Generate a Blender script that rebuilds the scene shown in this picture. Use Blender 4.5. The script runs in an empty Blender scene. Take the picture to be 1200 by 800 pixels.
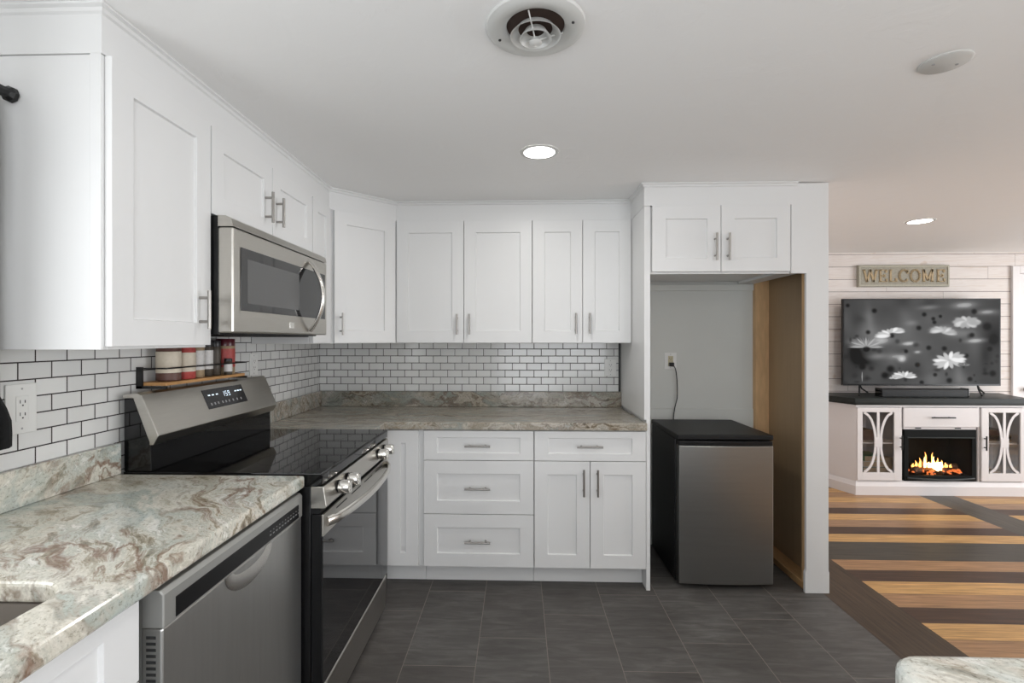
import bpy, bmesh, math, random
import numpy as np
from mathutils import Vector, Matrix
random.seed(7)
PI = math.pi
R = math.radians
scn = bpy.context.scene
COL = scn.collection

# ------------------------------------------------------------------ camera
cam_d = bpy.data.cameras.new('camera')
cam = bpy.data.objects.new('camera', cam_d)
COL.objects.link(cam)
cam.location = (1.365, -3.3254, 1.3646)
cam.rotation_euler = (PI / 2, 0, 0.0309)
cam_d.sensor_width = 36.0
cam_d.lens = 577.37 / 1200 * 36
cam_d.shift_x = 9.88 / 1200
cam_d.shift_y = -2.17 / 1200
cam_d.clip_start = 0.02
scn.camera = cam

# ------------------------------------------------------------------ view / world / lights
scn.view_settings.view_transform = 'Standard'
scn.view_settings.look = 'None'
scn.view_settings.exposure = 0.07
scn.view_settings.gamma = 1.0
scn.view_settings.use_curve_mapping = False
world = bpy.data.worlds.new('world')
scn.world = world
world.use_nodes = True
wn = world.node_tree.nodes
wn['Background'].inputs[0].default_value = (0.80, 0.88, 1.0, 1)
wn['Background'].inputs[1].default_value = 1.6
H = 2.2135          # ceiling height


def area(name, loc, rot, sx, sy, power, col=(1, 1, 1), spread=PI, shape='RECTANGLE'):
    l = bpy.data.lights.new(name, 'AREA')
    l.shape = shape
    l.size = sx
    if shape == 'RECTANGLE':
        l.size_y = sy
    l.energy = power
    l.color = col
    l.spread = spread
    o = bpy.data.objects.new(name, l)
    o.location = loc
    o.rotation_euler = rot
    COL.objects.link(o)
    return o


# daylight: inferred sink window, plus unseen rear and living windows added for light
area('added_daylight_rear', (2.2, -4.90, 1.15), (R(112), 0, 0), 2.3, 1.8, 46, (0.98, 0.99, 1.0))
area('window_daylight_sink', (0.03, -2.85, 1.52), (0, R(-90), 0), 0.9, 0.85, 9.0, (0.95, 0.98, 1))
area('added_daylight_living', (8.40, -1.2, 1.2), (0, R(112), 0), 1.6, 3.0, 138, (0.96, 0.98, 1.0))
# recessed ceiling lamps: kitchen and living room, then four unseen ones added for room light
CANS = [(1.458, -1.092), (4.238, 0.296), (1.458, -3.75), (3.2, -3.2), (5.6, -2.2), (6.8, 0.4)]
CAN_POWER = [4.0, 6.0, 2.5, 5.5, 6.0, 5.0]

# ------------------------------------------------------------------ materials
MATS = {}


def newmat(name):
    m = bpy.data.materials.new(name)
    m.use_nodes = True
    nt = m.node_tree
    return m, nt, nt.nodes['Principled BSDF']


def simple(name, col, rough=0.5, metal=0.0, spec=0.5, noise=0.0, nscale=20, bump=0.0, stretch=(1, 1, 1), coat=0.0, emit=None, es=0, trans=0, alpha=1, aniso=0):
    m, nt, b = newmat(name)
    b.inputs['Base Color'].default_value = (*col, 1)
    b.inputs['Roughness'].default_value = rough
    b.inputs['Metallic'].default_value = metal
    b.inputs['Specular IOR Level'].default_value = spec
    b.inputs['Coat Weight'].default_value = coat
    b.inputs['Transmission Weight'].default_value = trans
    b.inputs['Anisotropic'].default_value = aniso
    if emit:
        b.inputs['Emission Color'].default_value = (*emit, 1)
        b.inputs['Emission Strength'].default_value = es
    tc = nt.nodes.new('ShaderNodeTexCoord')
    mp = nt.nodes.new('ShaderNodeMapping')
    mp.inputs['Scale'].default_value = stretch
    nz = nt.nodes.new('ShaderNodeTexNoise')
    nz.inputs['Scale'].default_value = nscale
    nz.inputs['Detail'].default_value = 5
    nt.links.new(tc.outputs['Object'], mp.inputs[0])
    nt.links.new(mp.outputs[0], nz.inputs[0])
    if noise > 0:
        mx = nt.nodes.new('ShaderNodeMix')
        mx.data_type = 'RGBA'
        mx.inputs[6].default_value = (*[c * (1 - noise) for c in col], 1)
        mx.inputs[7].default_value = (*[min(1, c * (1 + noise)) for c in col], 1)
        nt.links.new(nz.outputs[0], mx.inputs[0])
        nt.links.new(mx.outputs[2], b.inputs['Base Color'])
    if bump > 0:
        bp = nt.nodes.new('ShaderNodeBump')
        bp.inputs['Strength'].default_value = bump
        bp.inputs['Distance'].default_value = 0.002
        nt.links.new(nz.outputs[0], bp.inputs['Height'])
        nt.links.new(bp.outputs[0], b.inputs['Normal'])
    MATS[name] = m
    return m


class NT:
    """small helper for node graphs"""
    def __init__(s, nt):
        s.nt = nt

    def n(s, t, **kw):
        x = s.nt.nodes.new(t)
        for k, v in kw.items():
            setattr(x, k, v)
        return x

    def l(s, a, b):
        s.nt.links.new(a, b)

    def m(s, op, a, b=None, c=None, clamp=False):
        x = s.n('ShaderNodeMath', operation=op, use_clamp=clamp)
        for i, v in enumerate((a, b, c)):
            if v is None:
                continue
            if isinstance(v, (int, float)):
                x.inputs[i].default_value = v
            else:
                s.l(v, x.inputs[i])
        return x.outputs[0]

    def mix(s, f, a, b, mode='MIX'):
        x = s.n('ShaderNodeMix', data_type='RGBA', blend_type=mode)
        for i, v in ((0, f), (6, a), (7, b)):
            if isinstance(v, (int, float)):
                x.inputs[i].default_value = v
            elif isinstance(v, tuple):
                x.inputs[i].default_value = (*v, 1) if len(v) == 3 else v
            else:
                s.l(v, x.inputs[i])
        return x.outputs[2]

    def ramp(s, f, stops, interp='LINEAR'):
        x = s.n('ShaderNodeValToRGB')
        cr = x.color_ramp
        cr.interpolation = interp
        while len(cr.elements) < len(stops):
            cr.elements.new(0.5)
        for e, (p, c) in zip(cr.elements, stops):
            e.position = p
            e.color = (*c, 1)
        s.l(f, x.inputs[0])
        return x.outputs[0]

    def noise(s, vec, scale, detail=4, rough=0.5, dist=0.0):
        x = s.n('ShaderNodeTexNoise')
        x.inputs['Scale'].default_value = scale
        x.inputs['Detail'].default_value = detail
        x.inputs['Roughness'].default_value = rough
        x.inputs['Distortion'].default_value = dist
        s.l(vec, x.inputs[0])
        return x

    def mapping(s, vec, loc=(0, 0, 0), rot=(0, 0, 0), scale=(1, 1, 1)):
        x = s.n('ShaderNodeMapping')
        x.inputs['Location'].default_value = loc
        x.inputs['Rotation'].default_value = rot
        x.inputs['Scale'].default_value = scale
        s.l(vec, x.inputs[0])
        return x.outputs[0]

    def pos(s):
        return s.n('ShaderNodeNewGeometry').outputs['Position']

    def xyz(s, vec):
        x = s.n('ShaderNodeSeparateXYZ')
        s.l(vec, x.inputs[0])
        return x.outputs

    def comb(s, a, b, c=0.0):
        x = s.n('ShaderNodeCombineXYZ')
        for i, v in enumerate((a, b, c)):
            if isinstance(v, (int, float)):
                x.inputs[i].default_value = v
            else:
                s.l(v, x.inputs[i])
        return x.outputs[0]

    def bump(s, h, strength, dist, b):
        x = s.n('ShaderNodeBump')
        x.inputs['Strength'].default_value = strength
        x.inputs['Distance'].default_value = dist
        s.l(h, x.inputs['Height'])
        s.l(x.outputs[0], b.inputs['Normal'])


paint = simple('cabinet_paint', (0.76, 0.76, 0.755), 0.38, noise=0.01, nscale=4)
cab_in = simple('cabinet_box', (0.76, 0.76, 0.75), 0.45)
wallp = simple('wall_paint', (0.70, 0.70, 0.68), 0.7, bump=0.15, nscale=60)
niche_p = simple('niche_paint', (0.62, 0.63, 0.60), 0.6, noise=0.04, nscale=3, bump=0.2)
trimp = simple('trim_paint', (0.76, 0.76, 0.755), 0.42)
nickel = simple('brushed_nickel', (0.36, 0.345, 0.325), 0.3, 1.0)
chrome = simple('satin_chrome', (0.78, 0.76, 0.72), 0.22, 1.0)
steel = simple('stainless', (0.50, 0.49, 0.46), 0.28, 1.0, noise=0.06, nscale=8, stretch=(1, 1, 25))
steel_h = simple('stainless_horizontal', (0.52, 0.50, 0.46), 0.30, 1.0, noise=0.06, nscale=10, stretch=(1, 1, 30))
steel_dark = simple('stainless_dark', (0.30, 0.30, 0.29), 0.30, 1.0, noise=0.05, nscale=6, stretch=(20, 1, 1))
steel_dw = simple('stainless_dishwasher', (0.60, 0.60, 0.58), 0.36, 1.0, noise=0.07, nscale=5, stretch=(1, 14, 1))
dwgrey = simple('dishwasher_grey', (0.42, 0.42, 0.40), 0.35, 0.6)
black_gloss = simple('black_gloss', (0.004, 0.004, 0.0045), 0.04, spec=0.42)
black_satin = simple('black_satin', (0.007, 0.007, 0.0075), 0.3, spec=0.3)
black_rough = simple('black_textured', (0.006, 0.006, 0.0065), 0.45, spec=0.3, bump=0.3, nscale=300)
black_metal = simple('black_metal', (0.015, 0.015, 0.015), 0.4, 0.3)
panel_black = simple('display_glass', (0.012, 0.012, 0.014), 0.12)
glyph = simple('display_glyph', (0.6, 0.7, 0.75), 0.5, emit=(0.75, 0.88, 1.0), es=0.9)
glyph_dim = simple('printed_glyph', (0.35, 0.35, 0.35), 0.5)
door_glass = simple('oven_glass', (0.010, 0.010, 0.011), 0.03, spec=0.7, coat=0.15)
mw_glass = simple('microwave_glass', (0.020, 0.020, 0.021), 0.06, spec=0.6, coat=0.1)
plate_white = simple('outlet_white', (0.75, 0.75, 0.73), 0.35)
almond = simple('outlet_almond', (0.50, 0.45, 0.30), 0.4)
dark_slot = simple('slot_dark', (0.02, 0.02, 0.02), 0.6)
wood_raw = simple('raw_pine', (0.62, 0.40, 0.21), 0.65, noise=0.25, nscale=9, stretch=(6, 6, 1))
wood_raw_h = simple('raw_pine_plate', (0.46, 0.27, 0.12), 0.65, noise=0.3, nscale=9, stretch=(6, 1, 6))
brown_board = simple('brown_hardboard', (0.34, 0.235, 0.135), 0.45, noise=0.12, nscale=7, stretch=(1, 8, 0.4))
shelf_wood = simple('shelf_oak', (0.55, 0.29, 0.11), 0.5, noise=0.2, nscale=14, stretch=(6, 1, 6))
vent_white = simple('vent_enamel', (0.62, 0.62, 0.60), 0.35)
duct_dark = simple('duct_dark_brown', (0.035, 0.018, 0.012), 0.8, noise=0.4)
black_cloth = simple('black_cloth', (0.006, 0.006, 0.006), 0.9, bump=0.3, nscale=200)
console_white = simple('console_white', (0.74, 0.71, 0.71), 0.45)
console_top = simple('console_dark_top', (0.018, 0.021, 0.020), 0.4, spec=0.25, noise=0.4, nscale=5, stretch=(1, 10, 10))
red_lid = simple('red_lid', (0.35, 0.03, 0.025), 0.35)
blk_lid = simple('black_lid', (0.015, 0.014, 0.016), 0.35)
wine_lid = simple('wine_lid', (0.08, 0.008, 0.015), 0.3)
cream_label = simple('cream_label', (0.70, 0.62, 0.50), 0.5, noise=0.12, nscale=90)
white_label = simple('white_label', (0.72, 0.70, 0.68), 0.5, noise=0.15, nscale=120)
red_label = simple('red_label', (0.45, 0.07, 0.06), 0.5, noise=0.3, nscale=100)
spice_orange = simple('spice_orange', (0.40, 0.17, 0.06), 0.45, noise=0.3, nscale=150)
spice_dark = simple('spice_dark', (0.06, 0.045, 0.03), 0.45, noise=0.4, nscale=150)
spice_tan = simple('spice_tan', (0.38, 0.28, 0.17), 0.45, noise=0.3, nscale=150)
sink_metal = simple('sink_composite', (0.22, 0.195, 0.17), 0.4, 0.2)
led = simple('led_lens', (1, 1, 1), 0.5, emit=(1.0, 0.98, 0.95), es=14)
m_flame = simple('flame', (1.0, 0.45, 0.1), 0.5, emit=(1.0, 0.42, 0.09), es=3.2)
m_flame2 = simple('flame_core', (1.0, 0.8, 0.4), 0.5, emit=(1.0, 0.75, 0.36), es=4.0)
log_m = simple('fire_log', (0.07, 0.035, 0.02), 0.8, noise=0.5, nscale=30)
ember_m = simple('embers', (0.3, 0.08, 0.02), 0.7, emit=(1.0, 0.22, 0.05), es=0.7, noise=0.5, nscale=40)
green_m = simple('green_cover', (0.08, 0.22, 0.10), 0.5)
teal_m = simple('teal_cover', (0.10, 0.20, 0.20), 0.5)
tan_m = simple('tan_paper', (0.55, 0.42, 0.28), 0.6)
brown_m = simple('brown_item', (0.13, 0.06, 0.045), 0.5)
sign_grey = simple('sign_weathered', (0.34, 0.32, 0.26), 0.7, noise=0.45, nscale=60, stretch=(1, 1, 3))
sign_gold = simple('sign_gold', (0.42, 0.31, 0.17), 0.55, noise=0.3, nscale=60)
door_paint = simple('door_paint', (0.78, 0.76, 0.76), 0.45)


def glass_mat(name='clear_glass', ior=1.33):
    m, nt, b = newmat(name)
    g = NT(nt)
    tr = g.n('ShaderNodeBsdfTransparent')
    gl = g.n('ShaderNodeBsdfGlossy')
    gl.inputs['Roughness'].default_value = 0.03
    fr = g.n('ShaderNodeFresnel')
    fr.inputs[0].default_value = ior
    mx = g.n('ShaderNodeMixShader')
    g.l(fr.outputs[0], mx.inputs[0])
    g.l(tr.outputs[0], mx.inputs[1])
    g.l(gl.outputs[0], mx.inputs[2])
    g.l(mx.outputs[0], nt.nodes['Material Output'].inputs[0])
    return m


glass = glass_mat()


def ceiling_mat():
    m, nt, b = newmat('ceiling_texture')
    g = NT(nt)
    p = g.pos()
    b.inputs['Base Color'].default_value = (0.90, 0.895, 0.885, 1)
    b.inputs['Roughness'].default_value = 0.8
    n1 = g.noise(p, 7, 5, 0.55, 0.6)
    r = g.ramp(n1.outputs[0], [(0.50, (0, 0, 0)), (0.60, (1, 1, 1))])
    n2 = g.noise(p, 60, 3)
    h = g.m('ADD', g.m('MULTIPLY', r, 1.0), g.m('MULTIPLY', n2.outputs[0], 0.25))
    g.bump(h, 0.22, 0.0025, b)
    return m


def tile_mat(name, axis, phase):
    """2x4 inch white subway tile; axis picks the horizontal wall coordinate"""
    m, nt, b = newmat(name)
    g = NT(nt)
    x, y, z = g.xyz(g.pos())
    h = x if axis == 'x' else y
    U = g.m('SUBTRACT', h, phase)
    V = g.m('SUBTRACT', z, 1.016)
    PX, PZ, GR = 0.0972, 0.0477, 0.0019
    row = g.m('FLOOR', g.m('DIVIDE', V, PZ))
    odd = g.m('MODULO', g.m('ADD', row, 40), 2)
    uu = g.m('DIVIDE', g.m('ADD', U, g.m('MULTIPLY', odd, PX / 2)), PX)
    colx = g.m('FLOOR', uu)
    fu = g.m('MULTIPLY', g.m('SUBTRACT', uu, colx), PX)
    fv = g.m('MULTIPLY', g.m('SUBTRACT', g.m('DIVIDE', V, PZ), row), PZ)
    du = g.m('MINIMUM', fu, g.m('SUBTRACT', PX, fu))
    dv = g.m('MINIMUM', fv, g.m('SUBTRACT', PZ, fv))
    d = g.m('MINIMUM', du, dv)
    mask = g.m('GREATER_THAN', d, GR)
    wn_ = g.n('ShaderNodeTexWhiteNoise', noise_dimensions='2D')
    g.l(g.comb(colx, row), wn_.inputs['Vector'])
    tcol = g.mix(wn_.outputs['Value'], (0.66, 0.66, 0.65), (0.74, 0.74, 0.725))
    g.l(g.mix(mask, (0.025, 0.018, 0.017), tcol), b.inputs['Base Color'])
    g.l(g.m('SUBTRACT', 0.85, g.m('MULTIPLY', mask, 0.72)), b.inputs['Roughness'])
    hh = g.m('MINIMUM', g.m('DIVIDE', d, 0.005), 1.0)
    nz = g.noise(g.pos(), 25, 1)
    g.bump(g.m('ADD', hh, g.m('MULTIPLY', nz.outputs[0], 0.15)), 0.5, 0.0012, b)
    return m


def floor_tile_mat():
    m, nt, b = newmat('slate_floor_tile')
    g = NT(nt)
    p = g.pos()
    x, y, z = g.xyz(p)
    PX, PY = 0.3055, 0.611
    u = g.m('DIVIDE', g.m('SUBTRACT', x, 0.268), PX)
    c = g.m('FLOOR', u)
    v = g.m('DIVIDE', g.m('SUBTRACT', g.m('SUBTRACT', y, -1.272), g.m('MULTIPLY', g.m('SUBTRACT', c, 2), 0.2)), PY)
    r = g.m('FLOOR', v)
    fu = g.m('MULTIPLY', g.m('SUBTRACT', u, c), PX)
    fv = g.m('MULTIPLY', g.m('SUBTRACT', v, r), PY)
    d = g.m('MINIMUM', g.m('MINIMUM', fu, g.m('SUBTRACT', PX, fu)), g.m('MINIMUM', fv, g.m('SUBTRACT', PY, fv)))
    mask = g.m('GREATER_THAN', d, 0.0014)
    wn_ = g.n('ShaderNodeTexWhiteNoise', noise_dimensions='2D')
    g.l(g.comb(c, r), wn_.inputs['Vector'])
    vec = g.n('ShaderNodeVectorMath', operation='ADD')
    g.l(p, vec.inputs[0])
    g.l(g.comb(g.m('MULTIPLY', wn_.outputs['Value'], 7), g.m('MULTIPLY', wn_.outputs['Value'], 3)), vec.inputs[1])
    mp = g.mapping(vec.outputs[0], rot=(0, 0, R(55)), scale=(1, 6, 1))
    n1 = g.noise(mp, 5, 8, 0.65, 0.8)
    n2 = g.noise(vec.outputs[0], 2.2, 3)
    n3 = g.noise(mp, 40, 4, 0.7)
    f = g.m('ADD', g.m('MULTIPLY', n1.outputs[0], 0.6), g.m('MULTIPLY', n2.outputs[0], 0.4))
    col = g.ramp(f, [(0.34, (0.062, 0.057, 0.053)), (0.5, (0.098, 0.092, 0.086)), (0.66, (0.155, 0.148, 0.140))])
    col = g.mix(g.m('MULTIPLY', wn_.outputs['Value'], 0.25), col, (0.080, 0.066, 0.060))
    g.l(g.mix(mask, (0.22, 0.19, 0.165), col), b.inputs['Base Color'])
    b.inputs['Roughness'].default_value = 0.52
    b.inputs['Specular IOR Level'].default_value = 0.35
    hh = g.m('ADD', g.m('MULTIPLY', mask, 0.6), g.m('ADD', g.m('MULTIPLY', n1.outputs[0], 0.8), g.m('MULTIPLY', n3.outputs[0], 0.4)))
    g.bump(hh, 0.5, 0.0015, b)
    return m


def floor_wood_mat():
    m, nt, b = newmat('striped_plank_floor')
    g = NT(nt)
    p = g.pos()
    x, y, z = g.xyz(p)
    P_ = 0.1372
    v = g.m('DIVIDE', g.m('SUBTRACT', 1.032, y), P_)
    row = g.m('FLOOR', v)
    Lc, Pc, Dc, Gc, Oc = (0.66, 0.385, 0.155), (0.42, 0.25, 0.145), (0.088, 0.048, 0.031), (0.085, 0.074, 0.058), (0.44, 0.25, 0.13)
    seq = [Lc, Pc, Dc, Lc, Pc, Dc, Lc, Gc, Gc, Oc, Dc, Lc, Oc, Dc, Lc, Oc]
    k = g.m('MODULO', g.m('ADD', row, 160), 16)
    col = g.ramp(g.m('DIVIDE', g.m('ADD', k, 0.5), 16), [(i / 16, c) for i, c in enumerate(seq)], 'CONSTANT')
    grx = g.noise(g.mapping(p, scale=(1.2, 26, 1)), 3, 6, 0.6, 0.3)
    gry = g.noise(g.mapping(p, scale=(26, 1.2, 1)), 3, 6, 0.6, 0.3)
    # darker border strips running towards the far wall
    s1 = g.m('MULTIPLY', g.m('GREATER_THAN', x, 2.98), g.m('LESS_THAN', x, 3.302))
    s2 = g.m('MULTIPLY', g.m('MULTIPLY', g.m('GREATER_THAN', x, 4.865), g.m('LESS_THAN', x, 5.163)), g.m('GREATER_THAN', y, -0.071))
    st = g.m('MAXIMUM', s1, s2)
    scol = g.mix(s2, (0.085, 0.056, 0.036), (0.10, 0.085, 0.066))  # second strip is greyer: glare on it is put into the colour
    col = g.mix(st, col, scol)
    gr = g.m('ADD', g.m('MULTIPLY', grx.outputs[0], g.m('SUBTRACT', 1, st)), g.m('MULTIPLY', gry.outputs[0], st))
    sh = g.m('ADD', -0.08, g.m('MULTIPLY', gr, 1.75))
    col = g.mix(1.0, col, g.comb(sh, sh, sh), 'MULTIPLY')
    fv = g.m('SUBTRACT', v, row)
    dj = g.m('MULTIPLY', g.m('MINIMUM', fv, g.m('SUBTRACT', 1, fv)), P_)
    dj = g.m('ADD', dj, st)
    dx = None
    for xx in (3.002, 3.152, 3.302):
        e = g.m('ABSOLUTE', g.m('SUBTRACT', x, xx))
        dx = e if dx is None else g.m('MINIMUM', dx, e)
    e2 = None
    for xx in (4.865, 5.014, 5.163):
        e = g.m('ABSOLUTE', g.m('SUBTRACT', x, xx))
        e2 = e if e2 is None else g.m('MINIMUM', e2, e)
    e2 = g.m('ADD', e2, g.m('SUBTRACT', 1, s2))
    dall = g.m('MINIMUM', g.m('MINIMUM', dj, dx), e2)
    line = g.m('LESS_THAN', dall, 0.0014)
    g.l(g.mix(g.m('MULTIPLY', line, 0.75), col, (0.03, 0.02, 0.015)), b.inputs['Base Color'])
    b.inputs['Roughness'].default_value = 0.40
    b.inputs['Specular IOR Level'].default_value = 0.32
    g.bump(g.m('ADD', g.m('SUBTRACT', 1, line), g.m('MULTIPLY', gr, 0.25)), 0.3, 0.001, b)
    return m


def shiplap_mat():
    m, nt, b = newmat('whitewashed_shiplap')
    g = NT(nt)
    p = g.pos()
    x, y, z = g.xyz(p)
    PZ = 0.1215
    v = g.m('DIVIDE', g.m('SUBTRACT', z, 0.010), PZ)
    row = g.m('FLOOR', v)
    rn = g.n('ShaderNodeTexWhiteNoise', noise_dimensions='1D')
    g.l(row, rn.inputs['W'])
    hx = g.m('ADD', g.m('ADD', x, y), g.m('MULTIPLY', rn.outputs['Value'], 9))
    L_ = 1.9
    c = g.m('FLOOR', g.m('DIVIDE', hx, L_))
    fx = g.m('SUBTRACT', hx, g.m('MULTIPLY', c, L_))
    wn_ = g.n('ShaderNodeTexWhiteNoise', noise_dimensions='2D')
    g.l(g.comb(c, row), wn_.inputs['Vector'])
    vec = g.comb(g.m('ADD', g.m('ADD', x, y), g.m('MULTIPLY', wn_.outputs['Value'], 20)), g.m('MULTIPLY', z, 14), 0)
    n1 = g.noise(vec, 2.2, 6, 0.6, 1.2)
    n2 = g.noise(g.comb(g.m('ADD', g.m('ADD', x, y), row), g.m('MULTIPLY', z, 1.6), 0), 6, 2, 0.5)
    col = g.ramp(n1.outputs[0], [(0.35, (0.70, 0.63, 0.59)), (0.55, (0.78, 0.73, 0.70)), (0.7, (0.66, 0.57, 0.50))])
    knot = g.ramp(n2.outputs[0], [(0.70, (0, 0, 0)), (0.78, (1, 1, 1))])
    col = g.mix(g.m('MULTIPLY', knot, 0.5), col, (0.50, 0.34, 0.22))
    col = g.mix(g.m('MULTIPLY', wn_.outputs['Value'], 0.22), col, (0.62, 0.58, 0.55))
    fv = g.m('SUBTRACT', v, row)
    dz = g.m('MULTIPLY', g.m('MINIMUM', fv, g.m('SUBTRACT', 1, fv)), PZ)
    d = g.m('MINIMUM', dz, fx)
    line = g.m('LESS_THAN', d, 0.0022)
    g.l(g.mix(line, col, (0.13, 0.09, 0.08)), b.inputs['Base Color'])
    b.inputs['Roughness'].default_value = 0.6
    g.bump(g.m('SUBTRACT', 1, line), 0.6, 0.004, b)
    return m


def granite_mat(name, rot, stretch, offs, tone=1.0, veins=1.0, gam=1.0, cool_amt=0.45, tint=(1, 1, 1)):
    m, nt, b = newmat(name)
    g = NT(nt)
    p = g.pos()
    mp = g.mapping(p, loc=offs, rot=(0, 0, rot), scale=(1, 1, 1))
    w1 = g.noise(mp, 1.6, 3, 0.5)
    w2 = g.noise(mp, 5.5, 3, 0.55)
    va = g.n('ShaderNodeVectorMath', operation='MULTIPLY_ADD')
    g.l(w1.outputs[1], va.inputs[0])
    va.inputs[1].default_value = (0.42, 0.42, 0.42)
    g.l(mp, va.inputs[2])
    vb = g.n('ShaderNodeVectorMath', operation='MULTIPLY_ADD')
    g.l(w2.outputs[1], vb.inputs[0])
    vb.inputs[1].default_value = (0.13, 0.13, 0.13)
    g.l(va.outputs[0], vb.inputs[2])
    st = g.mapping(vb.outputs[0], scale=stretch)
    broad = g.noise(st, 2.0, 5, 0.6)
    fine = g.noise(st, 7.0, 9, 0.72)
    speck = g.noise(mp, 130, 5, 0.75)
    T = lambda c: tuple(k * tone for k in c)
    base = g.ramp(broad.outputs[0], [(0.30, T((0.30, 0.27, 0.20))), (0.40, T((0.55, 0.53, 0.45))), (0.46, T((0.74, 0.71, 0.64))),
                                     (0.51, T((0.52, 0.55, 0.50))), (0.56, T((0.46, 0.51, 0.49))), (0.62, T((0.72, 0.72, 0.67))), (0.72, T((0.40, 0.37, 0.29)))])
    f2 = g.ramp(fine.outputs[0], [(0.32, T((0.10, 0.075, 0.045))), (0.42, T((0.34, 0.29, 0.21))), (0.49, T((0.70, 0.67, 0.60))), (0.55, T((0.50, 0.50, 0.44))), (0.62, T((0.84, 0.82, 0.78))), (0.72, T((0.40, 0.36, 0.28)))])
    busy = g.noise(mp, 3.1, 3, 0.6)
    bz = g.ramp(busy.outputs[0], [(0.40, (0.15, 0.15, 0.15)), (0.58, (0.85, 0.85, 0.85))])
    col = g.mix(bz, base, f2)
    def vein(src, lvl, wd):
        return g.m('SUBTRACT', 1.0, g.m('MULTIPLY', g.m('ABSOLUTE', g.m('SUBTRACT', src, lvl)), 1 / wd), clamp=True)
    gate = g.noise(mp, 2.6, 3)
    gt = g.ramp(gate.outputs[0], [(0.38, (0, 0, 0)), (0.52, (1, 1, 1))])
    v1 = g.m('MULTIPLY', vein(broad.outputs[0], 0.495, 0.035), g.m('ADD', 0.25, g.m('MULTIPLY', fine.outputs[0], 1.3)))
    v2 = g.m('MULTIPLY', vein(broad.outputs[0], 0.40, 0.018), 0.8)
    vn = g.m('MULTIPLY', g.m('MULTIPLY', g.m('MAXIMUM', v1, v2), gt), 0.9 * veins, clamp=True)
    col = g.mix(vn, col, T((0.22, 0.12, 0.075)))
    cool = g.noise(mp, 1.9, 2)
    cl = g.ramp(cool.outputs[0], [(0.50, (0, 0, 0)), (0.64, (1, 1, 1))])
    col = g.mix(g.m('MULTIPLY', cl, cool_amt), col, T((0.50, 0.56, 0.55)))
    sp = g.ramp(speck.outputs[0], [(0.34, (0.45, 0.43, 0.38)), (0.46, (1, 1, 1)), (0.58, (1, 1, 1)), (0.70, (1.25, 1.25, 1.25))])
    col = g.mix(0.75, col, sp, 'MULTIPLY')
    col = g.mix(1.0, col, tint, 'MULTIPLY')
    gm = g.n('ShaderNodeGamma')
    gm.inputs[1].default_value = gam
    g.l(col, gm.inputs[0])
    g.l(gm.outputs[0], b.inputs['Base Color'])
    b.inputs['Roughness'].default_value = 0.16
    b.inputs['Specular IOR Level'].default_value = 0.45
    return m


def vcol_mat():
    m, nt, b = newmat('television_picture')
    g = NT(nt)
    a = g.n('ShaderNodeAttribute', attribute_name='picture')
    b.inputs['Base Color'].default_value = (0.01, 0.01, 0.01, 1)
    b.inputs['Roughness'].default_value = 0.4
    b.inputs['Specular IOR Level'].default_value = 0.02
    g.l(a.outputs['Color'], b.inputs['Emission Color'])
    b.inputs['Emission Strength'].default_value = 0.85
    return m


M_ceil = ceiling_mat()
M_tile_back = tile_mat('subway_tile_back', 'x', 1.953)
M_tile_left = tile_mat('subway_tile_left', 'y', -1.983)
M_floor = floor_tile_mat()
M_wood = floor_wood_mat()
M_ship = shiplap_mat()
M_gr_left = granite_mat('granite_sink_run', R(45), (0.9, 2.9, 1.8), (3.1, 1.7, 0), 1.06, 1.0, 1.2, 0.4)
M_gr_back = granite_mat('granite_back_run', R(-4), (0.38, 8.5, 3.5), (7.3, 2.2, 0.4), 0.82, 0.5, 1.35, 0.2, (1.02, 0.99, 0.985))
M_gr_up = granite_mat('granite_upstand_back', R(8), (1.3, 2.0, 3.2), (1.3, 5.2, 0.9), 0.68, 0.7, 1.5, 0.15, (1.02, 0.99, 0.97))
M_gr_pen = granite_mat('granite_peninsula', R(20), (1.0, 2.4, 1.5), (9.1, 4.4, 0), 1.15, 0.3)
M_tv = vcol_mat()

# ------------------------------------------------------------------ geometry helpers
OFF = {}


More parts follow.
